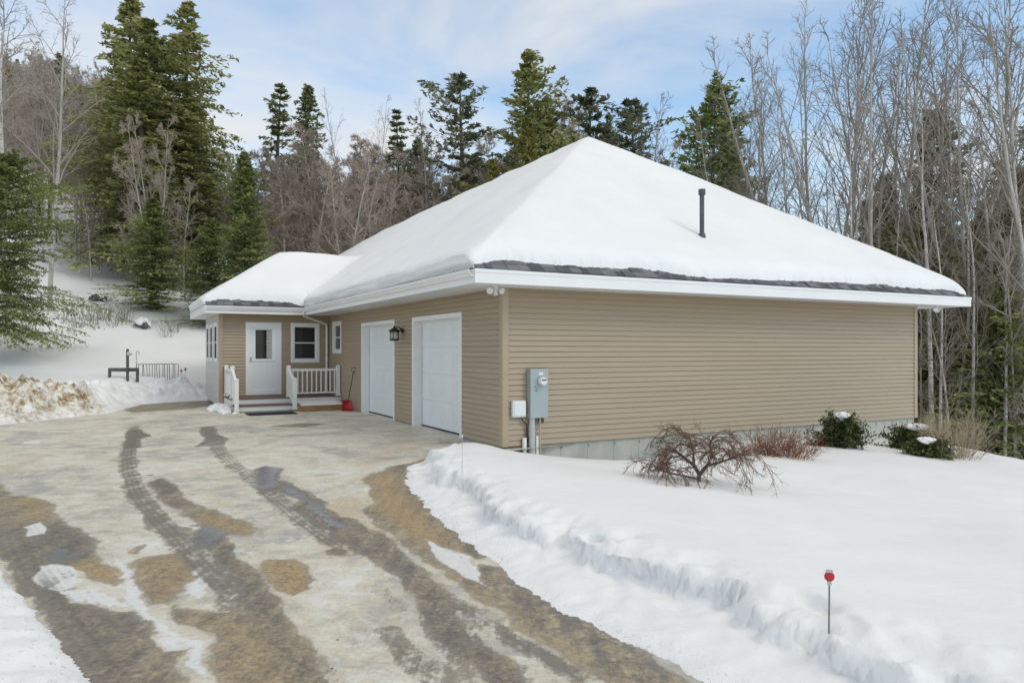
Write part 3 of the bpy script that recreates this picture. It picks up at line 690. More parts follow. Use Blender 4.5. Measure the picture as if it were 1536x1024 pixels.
# entrance door (storm door over panelled door)
x0, x1, z0, z1 = WD
f = MB(); f.box(x0, x0+.11, WV0-.035, WV0+.1, z0, z1); f.box(x1-.11, x1, WV0-.035, WV0+.1, z0, z1); f.box(x0+.11, x1-.11, WV0-.035, WV0+.1, z1-.11, z1); f.box(x0+.11, x1-.11, WV0-.035, WV0+.1, z0, z0+.05)
dr = MB(); a, b = x0+.11, x1-.11; yb = WV0+.02; yd = WV0-.012; gz0, gz1 = z0+1.15, z1-.24; ga, gb = a+.19, b-.19
dr.box(a, b, yd, yb, z0+.05, gz0); dr.box(a, b, yd, yb, gz1, z1-.11); dr.box(a, ga, yd, yb, gz0, gz1); dr.box(gb, b, yd, yb, gz0, gz1)
door = dr.build('door', M['door'], house, bevel=.003); door['label'] = 'white entrance door with upper window'
f.build('door_frame', M['white'], door, bevel=.004)
g = MB(); g.box(ga, gb, WV0+.008, WV0+.02, gz0, gz1); g.build('pane', M['glass'], door)
g = MB(); g.box(ga+.33, gb-.002, WV0+.0, WV0+.006, gz0+.02, gz1-.02)
g.box(ga+.33, ga+.345, WV0-.008, WV0-.001, gz0, gz1)
sl = MB(); z = gz0+.02
while z < gz1-.03: sl.box(ga+.345, gb-.004, WV0-.002, WV0+.007, z, z+.033); z += .045
sl.build('blind', M['siding_pale_sheen'], door)
s_ = MB()
for (p, q, r, t_) in ((a, b, z0+.05, z0+.15), (a, b, z1-.20, z1-.11), (a, a+.075, z0+.15, z1-.20), (b-.075, b, z0+.15, z1-.20), (a+.075, b-.075, gz0-.08, gz0-.02)): s_.box(p, q, yd-.022, yd-.001, r, t_)
cx = (a+b)/2
for (p, q) in ((a+.15, cx-.05), (cx+.05, b-.15)):
    for (r0, r1) in ((z0+.27, z0+.29), (z0+.95, z0+.97)): s_.box(p, q, yd-.008, yd-.001, r0, r1)
    s_.box(p, p+.012, yd-.008, yd-.001, z0+.29, z0+.95); s_.box(q-.012, q, yd-.008, yd-.001, z0+.29, z0+.95)
s_.build('door_panel', M['door'], door, bevel=.002)
h = MB(); h.box(a+.035, a+.06, yd-.06, yd-.022, z0+1.06, z0+1.20); h.tube([(a+.047, yd-.075, z0+1.09), (a+.047, yd-.075, z0+1.22)], .009, 6); h.build('handle', M['brass'], door)
# deck, steps and railings
mb = MB(); k = 0
y = 11.03
while y < WV0-.03: mb.box(-3.32, -.022, y, y+.134, .325, .355); y += .14
dk = mb.build('deck', M['deck'], house, bevel=.003)
mb = MB(); mb.box(-3.30, -.022, 11.05, 11.09, .06, .324); mb.box(-3.30, -3.26, 11.09, WV0-.03, .05, .324); mb.box(-3.25, -1.66, 10.42, 10.45, .02, .155); mb.box(-3.25, -3.215, 10.45, 11.05, .02, .155); mb.box(-1.695, -1.66, 10.45, 11.05, .02, .155)
mb.build('riser', M['white'], dk)
mb = MB(); y = 10.38
for y in (10.38, 10.60, 10.82): mb.box(-3.28, -1.63, y, y+.213, .156, .188)
mb.build('step', M['deck'], dk, bevel=.003)
def post(rail, u, v, z0, z1, w=.055):
    mb = MB(); mb.box(u-w, u+w, v-w, v+w, z0, z1); mb.box(u-w-.012, u+w+.012, v-w-.012, v+w+.012, z1, z1+.02)
    mb.add([(u-w, v-w, z1+.02), (u+w, v-w, z1+.02), (u+w, v+w, z1+.02), (u-w, v+w, z1+.02), (u, v, z1+.06)], [(0,1,4), (1,2,4), (2,3,4), (3,0,4)])
    mb.box(u-w-.018, u+w+.018, v-w-.018, v+w+.018, z0, z0+.06); return mb.build('post', M['white'], rail, bevel=.003)
def railing(p0, p1, zb0, zb1, ht=.86, n=10, low=.09):
    # p0,p1 plan ends; zb base heights
    mb = MB(); p0 = Vector((*p0, 0)); p1 = Vector((*p1, 0)); d_ = (p1-p0).normalized(); nrm = Vector((-d_.y, d_.x, 0))
    def bar(zo0, zo1, hh, ww):
        nonlocal mb
        vs = []
        for p, zb in ((p0, zb0), (p1, zb1)):
            for sx, sz in ((-1, 0), (1, 0), (1, 1), (-1, 1)): vs.append(p+nrm*ww*sx+Vector((0, 0, zb+zo0+sz*hh)))
        mb.add(vs, [(0,1,2,3), (7,6,5,4), (0,4,5,1), (1,5,6,2), (2,6,7,3), (3,7,4,0)])
    bar(ht-.07, 0, .07, .035); r = mb.build('railing', M['white'], house, bevel=.003)
    mb = MB(); bar(low, 0, .045, .022); mb.build('bottom_rail', M['white'], r, bevel=.003)
    bm_ = None
    for i in range(n):
        t_ = (i+.5)/n; p = p0.lerp(p1, t_); zb = zb0+(zb1-zb0)*t_; q = MB(); w = .017
        q.box(p.x-w, p.x+w, p.y-w, p.y+w, zb+low+.045, zb+ht-.07); q.build('baluster', M['white'], r)
    return r
DT = .355
r = railing((-1.56, 11.12), (-.14, 11.12), DT, DT, n=10); post(r, -.10, 11.12, DT, DT+.92); post(r, -1.62, 11.12, DT, DT+.92)
r = railing((-1.62, 10.26), (-1.62, 11.06), .0, DT, n=6); post(r, -1.62, 10.22, .04, .93)
r = railing((-3.24, 10.26), (-3.24, 11.06), .0, DT, n=6); post(r, -3.24, 10.22, .04, .93)
r = railing((-3.24, 11.18), (-3.24, 12.48), DT, DT, n=9); post(r, -3.24, 11.12, DT, DT+.92); post(r, -3.24, 12.54, DT, DT+.92)
for a_ in (-3.36, -1.74): mb = MB(); mb.box(a_, a_+.24, 10.10, 10.36, 0.004, .04); mb.build('footing', M['timber'], dk)
# lantern
mb = MB(); z = 2.27; vL = 5.31
mb.tube([(-.02, vL, z), (-.05, vL, z)], .06, 12); mb.tube([(-.05, vL, z+.03), (-.14, vL, z+.09), (-.24, vL, z+.06)], .014, 6); mb.tube([(-.05, vL, z-.04), (-.10, vL, z+.04)], .012, 6)
ln = mb.build('wall_lantern', M['black'], house)
mb = MB(); cx_, zt = -.24, z+.05
def frus(mb, cx, cy, z0, z1, r0, r1, n=12): mb.tube([(cx, cy, z0), (cx, cy, z1)], [r0, r1], n)
frus(mb, cx_, vL, zt-.06, zt+.02, .155, .035); frus(mb, cx_, vL, zt+.02, zt+.07, .03, .012); frus(mb, cx_, vL, zt-.30, zt-.27, .10, .125); frus(mb, cx_, vL, zt-.09, zt-.06, .125, .13)
for k in range(6):
    an = k*math.pi/3; mb.tube([(cx_+.112*math.cos(an), vL+.112*math.sin(an), zt-.27), (cx_+.112*math.cos(an), vL+.112*math.sin(an), zt-.08)], .007, 4)
mb.build('lamp_cage', M['black'], ln); mb = MB(); frus(mb, cx_, vL, zt-.268, zt-.09, .095, .10, 16); mb.build('lamp_glass', M['clear'], ln, smooth=True)
# flood lights
def flood(u, v, rot):
    mb = MB(); mb.tube([(u, v, ZS), (u, v, ZS-.05)], .05, 12); f = mb.build('flood_light', M['wplastic'], house)
    for dx, dy in ((.11, -.03), (-.11, .02)):
        dx, dy = dx*math.cos(rot)-dy*math.sin(rot), dx*math.sin(rot)+dy*math.cos(rot)
        q = MB(); q.tube([(u, v, ZS-.03), (u+dx*.6, v+dy*.6, ZS-.07)], .015, 6); q.tube([(u+dx*.7, v+dy*.7+.04, ZS-.055), (u+dx, v+dy-.03, ZS-.09)], [.035, .062], 12); q.build('lamp_head', M['wplastic'], f)
    q = MB(); q.tube([(u, v, ZS-.05), (u, v-.02, ZS-.16)], [.03, .042], 10); q.build('sensor', M['wplastic'], f); return f
flood(-.25, -.17, 0)['label'] = 'twin flood light under the near roof corner'; flood(12.55, -.28, .3)['label'] = 'twin flood light under the far right roof corner'
# electric service
mb = MB(); mb.box(.471, .857, -.16, -.02, .545, 1.448); me_ = mb.build('meter_box', M['meter'], house, bevel=.006)
mb = MB(); mb.box(.478, .85, -.166, -.1605, .55, 1.10); mb.box(.478, .85, -.166, -.1605, 1.11, 1.44); mb.build('cover', M['meter'], me_, bevel=.002)
mb = MB(); mb.tube([(.70, -.166, 1.225), (.70, -.20, 1.225), (.70, -.202, 1.225)], [.088, .088, .08], 20); mb.build('meter_ring', M['pvc'], me_)
mb = MB(); mb.tube([(.70, -.203, 1.225), (.70, -.265, 1.225), (.70, -.275, 1.225)], [.076, .070, .05], 20); mb.build('meter_dial', M['wplastic'], me_, smooth=False)
mb = MB(); mb.box(.655, .745, -.278, -.276, 1.235, 1.262); mb.build('dial_window', M['pipe'], me_); mb = MB(); mb.box(.65, .74, -.169, -.1665, 1.335, 1.385); mb.build('rating_plate', M['wplastic'], me_)
mb = MB(); mb.tube([(.60, -.185, 1.06), (.60, -.167, 1.06)], .02, 8); mb.tube([(.575, -.18, 1.13), (.575, -.167, 1.13)], .012, 6); mb.build('latch', M['steel'], me_)
mb = MB(); mb.box(.137, .42, -.115, -.02, .57, .875); ub = mb.build('junction_box', M['wplastic'], house, bevel=.03)
mb = MB(); mb.box(.165, .392, -.122, -.1155, .60, .845); mb.build('lid', M['wplastic'], ub, bevel=.003)
mb = MB(); mb.tube([(.33, -.07, .57), (.36, -.07, .50), (.45, -.07, .42), (.46, -.07, .1)], .012, 6); mb.build('cable', M['black'], ub)
mb = MB(); mb.tube([(.545, -.09, .545), (.545, -.09, .42)], .052, 12); mb.tube([(.545, -.09, .42), (.545, -.09, .40), (.545, -.09, .22), (.545, -.09, .2), (.545, -.09, -.6)], [.052, .062, .062, .056, .056], 12); mb.build('conduit', M['pvc'], me_, smooth=False)
mb = MB(); mb.tube([(.40, -.07, .19), (.40, -.07, -.6)], .04, 10); mb.tube([(.665, -.07, .21), (.665, -.07, -.6)], .034, 10); mb.build('cable_guard', M['white'], me_)
mb = MB(); mb.tube([(.70, -.12, .545), (.70, -.12, .1), (.74, -.14, -.6)], .013, 6); mb.build('ground_rod', M['straw'], me_)
mb = MB(); mb.box(.73, .80, -.09, -.02, .45, .543); mb.build('terminal_box', M['bark_d'], me_)
# vent pipe through the roof
pu, pv = 5.26, .54; zb = ZF+.3+PITCH*(pv-V0)
mb = MB(); mb.tube([(pu, pv, zb-.5), (pu, pv, zb+1.0)], .052, 14); vp = mb.build('vent_pipe', M['pipe'], house)
mb = MB(); mb.tube([(pu, pv, zb+.93), (pu, pv, zb+1.05)], .078, 14); mb.build('cap', M['pipe'], vp)
mb = MB(); mb.tube([(pu, pv, zb-.1), (pu, pv, zb+.07)], [.10, .07], 14); mb.build('collar', M['pipe'], vp)

# ------------------------------------------------------------------ roof snow
def smin(a, b, k):
    h = np.clip(.5+.5*(b-a)/k, 0, 1); return b*(1-h)+a*h-k*h*(1-h)
def roof_main(u, v, k=.0):
    f = np.minimum if not k else (lambda a, b: smin(a, b, k)); return f(f(u-U0, U1-u), f(v-V0, V1-v))
def roof_wing(u, v, k=.0):
    f = np.minimum if not k else (lambda a, b: smin(a, b, k)); return f(u-WE0, f(v-WEv0, WEv1-v))
def snow_z(u, v):
    g = .5
    rm = roof_main(u, v, g); rw = roof_wing(u, v, g)
    inm = (u >= U0-.001) & (v >= V0-.001); inw = (v >= WEv0-.001) & (v <= WEv1+.001)
    rm_ = np.where(inm, rm, -9); rw_ = np.where(inw, rw, -9)
    base = -smin(-np.maximum(rm_, -.5), -np.maximum(rw_, -.5), .35)
    base = np.where(inm & inw, base, np.where(inm, rm_, rw_))
    hard = np.maximum(np.where(inm, roof_main(u, v), -9), np.where(inw, roof_wing(u, v), -9))
    n = .05*fbm(u*.8, v*.8, 3, 71) + .012*fbm(u*4, v*4, 3, 72)
    T = .33 + n
    # distance to full-thickness eaves
    de = np.where(inm, np.where(inw, u-WE0, u-U0), u-WE0); de = np.minimum(de, np.where(inm, U1-u, 99)); de = np.minimum(de, np.where(inm, V1-v, WEv1-v))
    rnd = .90+.10*np.sqrt(np.clip(1-(1-np.clip(de/.10, 0, 1))**2, 0, 1))
    # receding edge on gable-side (v near V0) and wing front
    vb = .16+.04*np.sin(u*.9)+.16*fbm(u*.7, u*0+3.3, 3, 81); vb = vb*(1-.45*(1-sm(u-U0, 0, .5)))*(1-.6*sm(u, 12.3, 13.2))
    vb = vb + (.05*fbm(u*5, u*0+1.3, 4, 82, .7)+.03)*(1-sm(v-V0-vb, .0, .12))
    t1 = (v-V0-vb)
    vw = .24+.06*fbm(u*2, u*0+.3, 3, 91)+.06*fbm(u*8, u*0+5, 3, 92); t2 = np.where((u < U0+.15), v-WEv0-vw*(1-sm(u, -1.5, U0)*1.0), 9)
    tt = np.minimum(t1, np.where(inw, t2, 9))
    rc = np.where(tt <= 0, -.22, np.sqrt(np.clip(1-(1-np.clip(tt/.30, 0, 1))**2, 0, 1))*.9+.1*np.clip(tt/.8, 0, 1))
    z = ZF + .012 + PITCH*np.maximum(base, 0)*.4 + PITCH*hard*.6 + T*rnd*rc
    z = np.where(tt > .04, np.maximum(z, ZF+.05+PITCH*hard), z)
    z = np.maximum(z, ZF-.10+PITCH*hard) 
    return z, rc
us = lines([(WE0, WE0+.3, .03), (WE0+.3, U0-.1, .1), (U0-.1, U0+.3, .025), (U0+.3, U1-.3, .045), (U1-.3, U1, .04)])
us = np.unique(np.append(us, [U0])); us = np.array([x for i, x in enumerate(us) if i == 0 or x-us[i-1] > .004])
vs_ = lines([(V0, V0+.9, .02), (V0+.9, WEv0, .09), (WEv0, WEv0+.7, .03), (WEv0+.7, WEv1, .1), (WEv1, V1, .25)])
UU, VV = np.meshgrid(us, vs_); ZZ, RC = snow_z(UU, VV)
nx, ny = len(us), len(vs_)
cu = (us[:-1]+us[1:])/2; cv = (vs_[:-1]+vs_[1:])/2; CU, CV = np.meshgrid(cu, cv)
mask = ((CU > U0) & (CV > V0)) | ((CV > WEv0) & (CV < WEv1))
i, j = np.meshgrid(np.arange(nx-1), np.arange(ny-1)); a = j*nx+i
Q = np.stack([a, a+1, a+1+nx, a+nx], -1)
verts = np.stack([UU, VV, ZZ], -1).reshape(-1, 3).tolist(); quads = Q[mask].tolist()
# skirt along the boundary of the mask
mp_ = np.pad(mask, 1); rows = 9
skirt = {}
def skirt_edge(i0, i1, outv):
    cols = []
    for idx in (i0, i1):
        key = (idx, outv)
        if key not in skirt:
            p = verts[idx]; ze = ZF-.03; r = [idx]; s_ = p[0] if outv[0] == 0 else p[1]
            for k in range(1, rows+1):
                t_ = k/rows; z = p[2]*(1-t_)+ze*t_
                nz = float(fbm(np.array([s_*.8]), np.array([z*26]), 3, 5)[0])*.045 + float(fbm(np.array([s_*9]), np.array([z*14]), 3, 6)[0])*.016
                o_ = (.035*math.sin(min(1, t_*1.5)*math.pi*.6) + nz - .05*t_*t_)*(1 if t_ < 1 else .3)
                q_ = min(1, max(0, (p[2]-ze-.08)/.2)); o_ += (.06 - .13*t_)*q_ - .04*(1-q_)
                verts.append([p[0]+outv[0]*o_, p[1]+outv[1]*o_, z]); r.append(len(verts)-1)
            skirt[key] = r
        cols.append(skirt[key])
    for k in range(rows): quads.append([cols[0][k], cols[0][k+1], cols[1][k+1], cols[1][k]])
for jj in range(ny-1):
    for ii in range(nx-1):
        if not mask[jj, ii]: continue
        b_ = jj*nx+ii
        if not mp_[jj+1, ii]: skirt_edge(b_+nx, b_, (-1, 0))
        if not mp_[jj+1, ii+2]: skirt_edge(b_+1, b_+1+nx, (1, 0))
        if not mp_[jj, ii+1] and jj > 3: skirt_edge(b_, b_+1, (0, -1))
        if not mp_[jj+2, ii+1]: skirt_edge(b_+1+nx, b_+nx, (0, 1))
o = mesh_np('roof_snow', np.array(verts), np.array(quads), M['snow'], None, True)
o.location = C0; o.rotation_euler = (0, 0, ANG)
tag(o, 'thick smooth snow blanket covering the hip roof of the house', 'snow cover')

# ------------------------------------------------------------------ trees
class TB:                                   # fast tube/quads collector
    def __init__(s): s.V = []; s.Q = []; s.n = 0
    def tube(s, pts, rads, k=3):
        P = np.asarray(pts, float); n = len(P); T = np.gradient(P, axis=0); T /= (np.linalg.norm(T, axis=1, keepdims=True)+1e-9)
        ref = np.array([0.31, .17, .93]) if abs(T[0][2]) < .8 else np.array([1., .1, 0])
        A = np.cross(T, ref); A /= (np.linalg.norm(A, axis=1, keepdims=True)+1e-9); B = np.cross(T, A)
        an = np.arange(k)*2*np.pi/k
        ring = P[:, None, :] + (A[:, None, :]*np.cos(an)[None, :, None]+B[:, None, :]*np.sin(an)[None, :, None])*np.asarray(rads)[:, None, None]
        s.V.append(ring.reshape(-1, 3)); i, j = np.meshgrid(np.arange(k), np.arange(n-1)); a = s.n+j*k+i; b = s.n+j*k+(i+1) % k
        s.Q.append(np.stack([a, b, b+k, a+k], -1).reshape(-1, 4)); s.n += n*k
    def quads(s, V):                        # N,4,3
        n = len(V); s.V.append(V.reshape(-1, 3)); s.Q.append(s.n+np.arange(n*4).reshape(-1, 4)); s.n += n*4
    def build(s, name, mat, parent, smooth=False): return mesh_np(name, np.concatenate(s.V), np.concatenate(s.Q), mat, parent, smooth)
def branch_path(rg, p, d, L_, n, curl=.12, up=.0):
    pts = [p]; d = d/np.linalg.norm(d); st = L_/(n-1)
    for i in range(n-1):
        d = d + rg.normal(0, curl, 3); d[2] += up; d /= np.linalg.norm(d); p = p+d*st; pts.append(p)
    return np.array(pts)
def interp(P, t):
    x = t*(len(P)-1); i = min(int(x), len(P)-2); f = x-i; return P[i]*(1-f)+P[i+1]*f, (P[i+1]-P[i])/np.linalg.norm(P[i+1]-P[i])
HT = {}
def bare(name, seed, H=12, r0=.13, nb=20, low=.25, ang=40, spread=.32, n2=8, n3=6, n4=3, tw=.006, up=.06, bark='bark', twig='twig', lean=.03, forks=1, drop=False):
    rg = np.random.RandomState(seed); t = empty(name, (0, 0, 0)); tb = TB(); cb = TB()
    stems = []
    for f in range(forks):
        d0 = np.array([rg.normal(0, lean), rg.normal(0, lean), 1.])
        if forks > 1: a_ = f*2*np.pi/forks+rg.rand(); d0 = np.array([.22*np.cos(a_), .22*np.sin(a_), 1.])
        P = branch_path(rg, np.array([0, 0, -.4]) if f == 0 else np.array([0, 0, H*.08]), d0, H*(1 if f == 0 else .85), 14, .035, .03); r = r0*(1 if f == 0 else .75)
        tt = np.linspace(0, 1, len(P)); tb.tube(P, r*(1-tt)**.85+.008, 7); stems.append((P, r))
    def rotdir(dv, a, az):
        ref = np.array([1., .03, .02]) if abs(dv[0]) < .8 else np.array([0., 1, 0]); x = np.cross(dv, ref); x /= np.linalg.norm(x); y = np.cross(dv, x)
        return dv*np.cos(a)+(x*np.cos(az)+y*np.sin(az))*np.sin(a)
    for P, r in stems:
        for i in range(nb//forks):
            tt = low+(1-low)*((i+rg.rand())/(nb//forks))**.9; tt = min(tt, .985); p, dv = interp(P, tt)
            L1 = H*spread*(1.08-tt)**.75*rg.uniform(.55, 1.15); a1 = R(ang*rg.uniform(.65, 1.3)); D = rotdir(dv, a1, i*2.4+rg.rand())
            B1 = branch_path(rg, p, D, L1, 7, .07, up); r1 = max(r*(1-tt)**.85*.42, .012); cb.tube(B1, r1*(1-np.linspace(0, 1, 7))**.8+tw, 4)
            for j in range(n2):
                t2 = .15+.85*(j+rg.rand())/n2; t2 = min(t2, .99); p2, d2 = interp(B1, t2); L2 = L1*.55*(1.1-t2)**.6*rg.uniform(.5, 1.25)
                B2 = branch_path(rg, p2, rotdir(d2, R(rg.uniform(25, 55)), rg.rand()*6.28), L2, 5, .08, up*.6); cb.tube(B2, max(r1*.35, tw)*(1-np.linspace(0, 1, 5))+tw, 3)
                for k in range(n3):
                    t3 = min(.2+.8*(k+rg.rand())/n3, .99); p3, d3 = interp(B2, t3); L3 = max(L2*.6*rg.uniform(.5, 1.2), .15)
                    B3 = branch_path(rg, p3, rotdir(d3, R(rg.uniform(20, 55)), rg.rand()*6.28), L3, 4, .09, up*.5); cb.tube(B3, tw*np.linspace(1.2, .5, 4), 3)
                    for l in range(n4):
                        p4, d4 = interp(B3, rg.uniform(.2, .95)); e = p4+rotdir(d4, R(rg.uniform(20, 50)), rg.rand()*6.28)*L3*rg.uniform(.4, .9)
                        cb.tube(np.array([p4, (p4+e)/2+rg.normal(0, .01, 3), e]), tw*np.array([.8, .6, .4]), 3)
    tb.build('trunk', M[bark], t, True); cb.build('crown', M[twig], t, False); HT[t.name] = H
    return t
def conifer(name, seed, H=12, Rr=2.6, leaf='leaf_hem', low=.08, nb=230, m=9, k=6, ls=.20, droop=.35, rise=.1, shape=.85, gap=.0, bark='bark_d', top_thin=1.0, pad=False, r0=.17, whorl=0, irr=.55):
    rg = np.random.RandomState(seed); t = empty(name, (0, 0, 0)); tb = TB(); lb = TB(); wb = TB()
    P = branch_path(rg, np.array([0, 0, -.5]), np.array([rg.normal(0, .02), rg.normal(0, .02), 1.]), H+.5, 14, .008, .02); tt = np.linspace(0, 1, 14); tb.tube(P, r0*(H/12)*(1-tt)+.012, 7)
    lob = rg.rand(8)*.45+.75
    allq = []
    for i in range(nb):
        h = low+(1-low)*((i+rg.rand())/nb)**.92
        if whorl: h = low+(1-low)*(round((h-low)/(1-low)*whorl)+rg.normal(0, .10))/whorl
        h = min(max(h, low), .993)
        if rg.rand() < gap: continue
        p, _ = interp(P, min((h*H+.5)/(H+.5), .999)); az = i*2.399+rg.normal(0, .25)
        Lb = Rr*min(1.0, ((1-h)*1.02)**shape*top_thin + .015)*rg.uniform(.42, 1.22)*lob[int((az % 6.283)/6.283*8) % 8]*(1 if h > low+.12 else .8)
        Lb *= 1 + irr*2*float(vnoise(np.array([h*7.]), np.array([(az % 6.283)*.9]), seed)[0])
        Lb *= 1.3 if rg.rand() < .12 else 1.
        Lb = max(Lb, .12)
        el = rise+ (h-.3)*.75 + rg.normal(0, .08); D = np.array([np.cos(az)*np.cos(el), np.sin(az)*np.cos(el), np.sin(el)])
        n = 7; s_ = np.linspace(0, 1, n); B = p+D*Lb*s_[:, None]; B[:, 2] -= droop*Lb*s_**2*(1-.5*h); B += np.cumsum(rg.normal(0, .012*Lb, (n, 3)), 0)
        wb.tube(B, (.016*(1-h)+.006)*(1-s_*.8)*(H/10), 3)
        side = np.cross(D, [0, 0, 1.]); side /= np.linalg.norm(side)
        mm = max(3, int(m*(.35+.65*Lb/Rr)))
        for q in range(mm):
            u_ = min(.12+.88*(q+rg.rand())/mm, .99); bp, bd = interp(B, u_)
            for sg in (-1, 1):
                tl = Lb*.42*(1.12-u_)*rg.uniform(.5, 1.15)+.08
                td = bd*rg.uniform(.35, .9)+side*sg*rg.uniform(.5, 1)+np.array([0, 0, rg.uniform(-.38, .12)]); td /= np.linalg.norm(td)
                kk = max(2, int(k*(.4+.6*tl/(Lb*.5+.1))))
                w = rg.rand(kk); c = bp+td*tl*w[:, None]; c[:, 2] -= droop*.35*tl*w**2; c += rg.normal(0, .035*ls/.2, (kk, 3))
                ld = td+rg.normal(0, .45, (kk, 3)); ld /= np.linalg.norm(ld, axis=1, keepdims=True)
                nr = np.array([0, 0, 1.])+rg.normal(0, .55, (kk, 3)); sd = np.cross(ld, nr); sd /= np.linalg.norm(sd, axis=1, keepdims=True)
                l_ = ls*rg.uniform(.6, 1.3, (kk, 1)); w_ = l_*rg.uniform(.13, .24, (kk, 1))
                allq.append(np.stack([c-ld*l_*.5, c+sd*w_, c+ld*l_*.5, c-sd*w_], 1))
    lb.quads(np.concatenate(allq)); tb.build('trunk', M[bark], t, True); wb.build('branches', M[bark], t); lb.build('crown', M[leaf], t); HT[t.name] = H
    return t
def put(o, X, Y, sc=1., rz=0., label=None, cat='tree', group=None, zoff=0., first=False, sz=None):
    sc3 = (sc, sc, sc if sz is None else sz)
    if first: c = o; c.location = (X, Y, tz(X, Y)+zoff); c.rotation_euler = (0, 0, rz); c.scale = sc3
    else: c = copy_tree(o, (X, Y, tz(X, Y)+zoff), rz, sc3)
    tag(c, label, cat, group); return c
def atp(px, Y): return (px-768)*Y/F
def top_scale(px, topy, Y, H):                     # scale so the tree's top reaches row topy
    x = atp(px, Y); return (EYE+(HZ-topy)*Y/F - tz(x, Y))/H
used_first = set()
def tree(proto, H, px, topy, Y, label, group=None, rz=None, cat='tree', wide=1.0):
    H = HT[proto.name]
    s = top_scale(px, topy, Y, H); X = atp(px, Y); z = tz(X, Y)
    rz = random.uniform(0, 6.28) if rz is None else rz
    fst = proto.name not in used_first; used_first.add(proto.name)
    if fst: c = proto; c.location = (X, Y, z); c.rotation_euler = (0, 0, rz)
    else: c = copy_tree(proto, (X, Y, z), rz)
    c.scale = (s*wide, s*wide, s); tag(c, label, cat, group); return c

hemA = conifer('hemlock_tree', 1, 12, 3.1, 'leaf_hem', .10, 260, 12, 9, .20, .30, .0, .72, .15)
hemB = conifer('hemlock_tree', 2, 12, 2.9, 'leaf_hem', .14, 220, 12, 9, .20, .42, .05, .68, .15)
sprA = conifer('spruce_tree', 3, 12, 2.4, 'leaf_green', .02, 400, 11, 9, .18, .20, .20, .62, .05)
sprB = conifer('spruce_tree', 4, 12, 3.0, 'leaf_green', .02, 400, 12, 9, .19, .25, .28, .78, .05)
darkA = conifer('fir_tree', 5, 12, 2.0, 'leaf_dark', .12, 140, 9, 7, .22, .28, .0, .78, .22, whorl=26)
darkB = conifer('fir_tree', 6, 12, 2.3, 'leaf_dark', .10, 210, 9, 7, .25, .22, .1, .80, .15)
pineA = conifer('pine_tree', 7, 12, 2.9, 'leaf_blue', .20, 96, 12, 10, .22, .04, .18, .60, .08, whorl=15)
pineB = conifer('pine_tree', 8, 12, 2.9, 'leaf_hem', .15, 130, 12, 10, .22, .10, .25, .72, .12, whorl=20)
goldA = conifer('cedar_tree', 9, 10, 1.9, 'leaf_gold', .04, 260, 9, 8, .18, .1, .45, .7, .0)
cedarA = conifer('cedar_tree', 10, 10, 2.9, 'leaf_green', .06, 210, 11, 9, .21, .2, .3, .5, .15)
nearH = conifer('hemlock_tree', 11, 7.4, 3.4, 'leaf_green', .15, 330, 22, 18, .10, .22, .08, .55, .0, r0=.19)
for k_ in (0,): pass
tallA = bare('maple_tree', 21, 16, .12, 18, .38, 26, .38, 7, 3, 1, .0062, .022)
tallB = bare('maple_tree', 22, 16, .105, 20, .32, 27, .38, 7, 3, 1, .0062, .022, forks=2)
tallC = bare('maple_tree', 23, 15, .10, 20, .30, 30, .36, 7, 4, 1, .006, .02)
birA = bare('birch_tree', 24, 15, .11, 20, .42, 34, .26, 6, 3, 1, .006, .01, bark='bark_birch')
birB = bare('birch_tree', 25, 14, .09, 20, .38, 38, .28, 6, 3, 1, .006, .01, bark='bark_birch', lean=.10)
brnA = bare('oak_tree', 26, 10, .12, 34, .15, 50, .38, 9, 6, 5, .0085, .03, bark='bark', twig='twig_br')
brnB = bare('oak_tree', 27, 10, .10, 32, .12, 45, .34, 9, 6, 5, .0085, .03, bark='bark', twig='twig_br', forks=3)
hilA = bare('maple_tree', 28, 14, .11, 22, .25, 42, .36, 8, 5, 2, .014, .02, bark='bark', twig='twig_hill')
hilB = bare('maple_tree', 29, 14, .10, 22, .22, 45, .36, 8, 5, 2, .014, .02, bark='bark_d', twig='twig_hill')
sapA = bare('sapling', 30, 7, .04, 22, .15, 40, .34, 6, 4, 2, .006, .02, bark='bark', twig='twig')
# --- signature trees
tree(nearH, 7.4, -14, 232, 26, 'dense green hemlock with long drooping boughs at the left edge of the snowy slope', wide=.92)
tree(birA, 15, 8, -60, 31, 'white birch rising behind the left edge hemlock', wide=1.05)
tree(birB, 14, -20, -60, 27, 'leaning birch with bare limbs at the top left corner')
tree(tallC, 15, 75, -40, 34, 'thin grey maple leaning right of the white birch at the upper left')
tree(hemA, 12, 188, -4, 48, 'tall hemlock, left spire of the big three topped clump', wide=1.35)
tree(hemB, 12, 236, 30, 46, 'tall hemlock, middle spire of the big three topped clump', wide=1.4)
tree(hemB, 12, 280, 10, 50, 'tall hemlock, right spire of the big three topped clump', wide=1.3, rz=2.)
tree(hemA, 12, 215, 90, 44, 'hemlock filling the front of the three topped clump', wide=1.7, rz=4.1)
tree(hemB, 12, 290, 130, 47, 'hemlock at the lower right of the three topped clump', wide=1.7, rz=1.)
tree(sprA, 12, 228, 300, 36, 'small bushy green spruce above the snow slope left of the entrance wing', wide=2.1)
tree(sprB, 12, 371, 228, 37, 'conical bright green spruce directly behind the entrance wing roof', wide=1.35)
tree(sprB, 12, 318, 330, 35, 'low green spruce behind the left eave of the entrance wing', wide=1.7, rz=2)
tree(brnB, 10, 232, 155, 40, 'pale leafless sapling in front of the three topped hemlock clump', wide=.6)
tree(darkA, 12, 403, 128, 55, 'narrow dark fir with open branches above the entrance wing', wide=1.5)
tree(darkB, 12, 457, 124, 58, 'slim dense fir spire right of the narrow dark fir', wide=1.2)
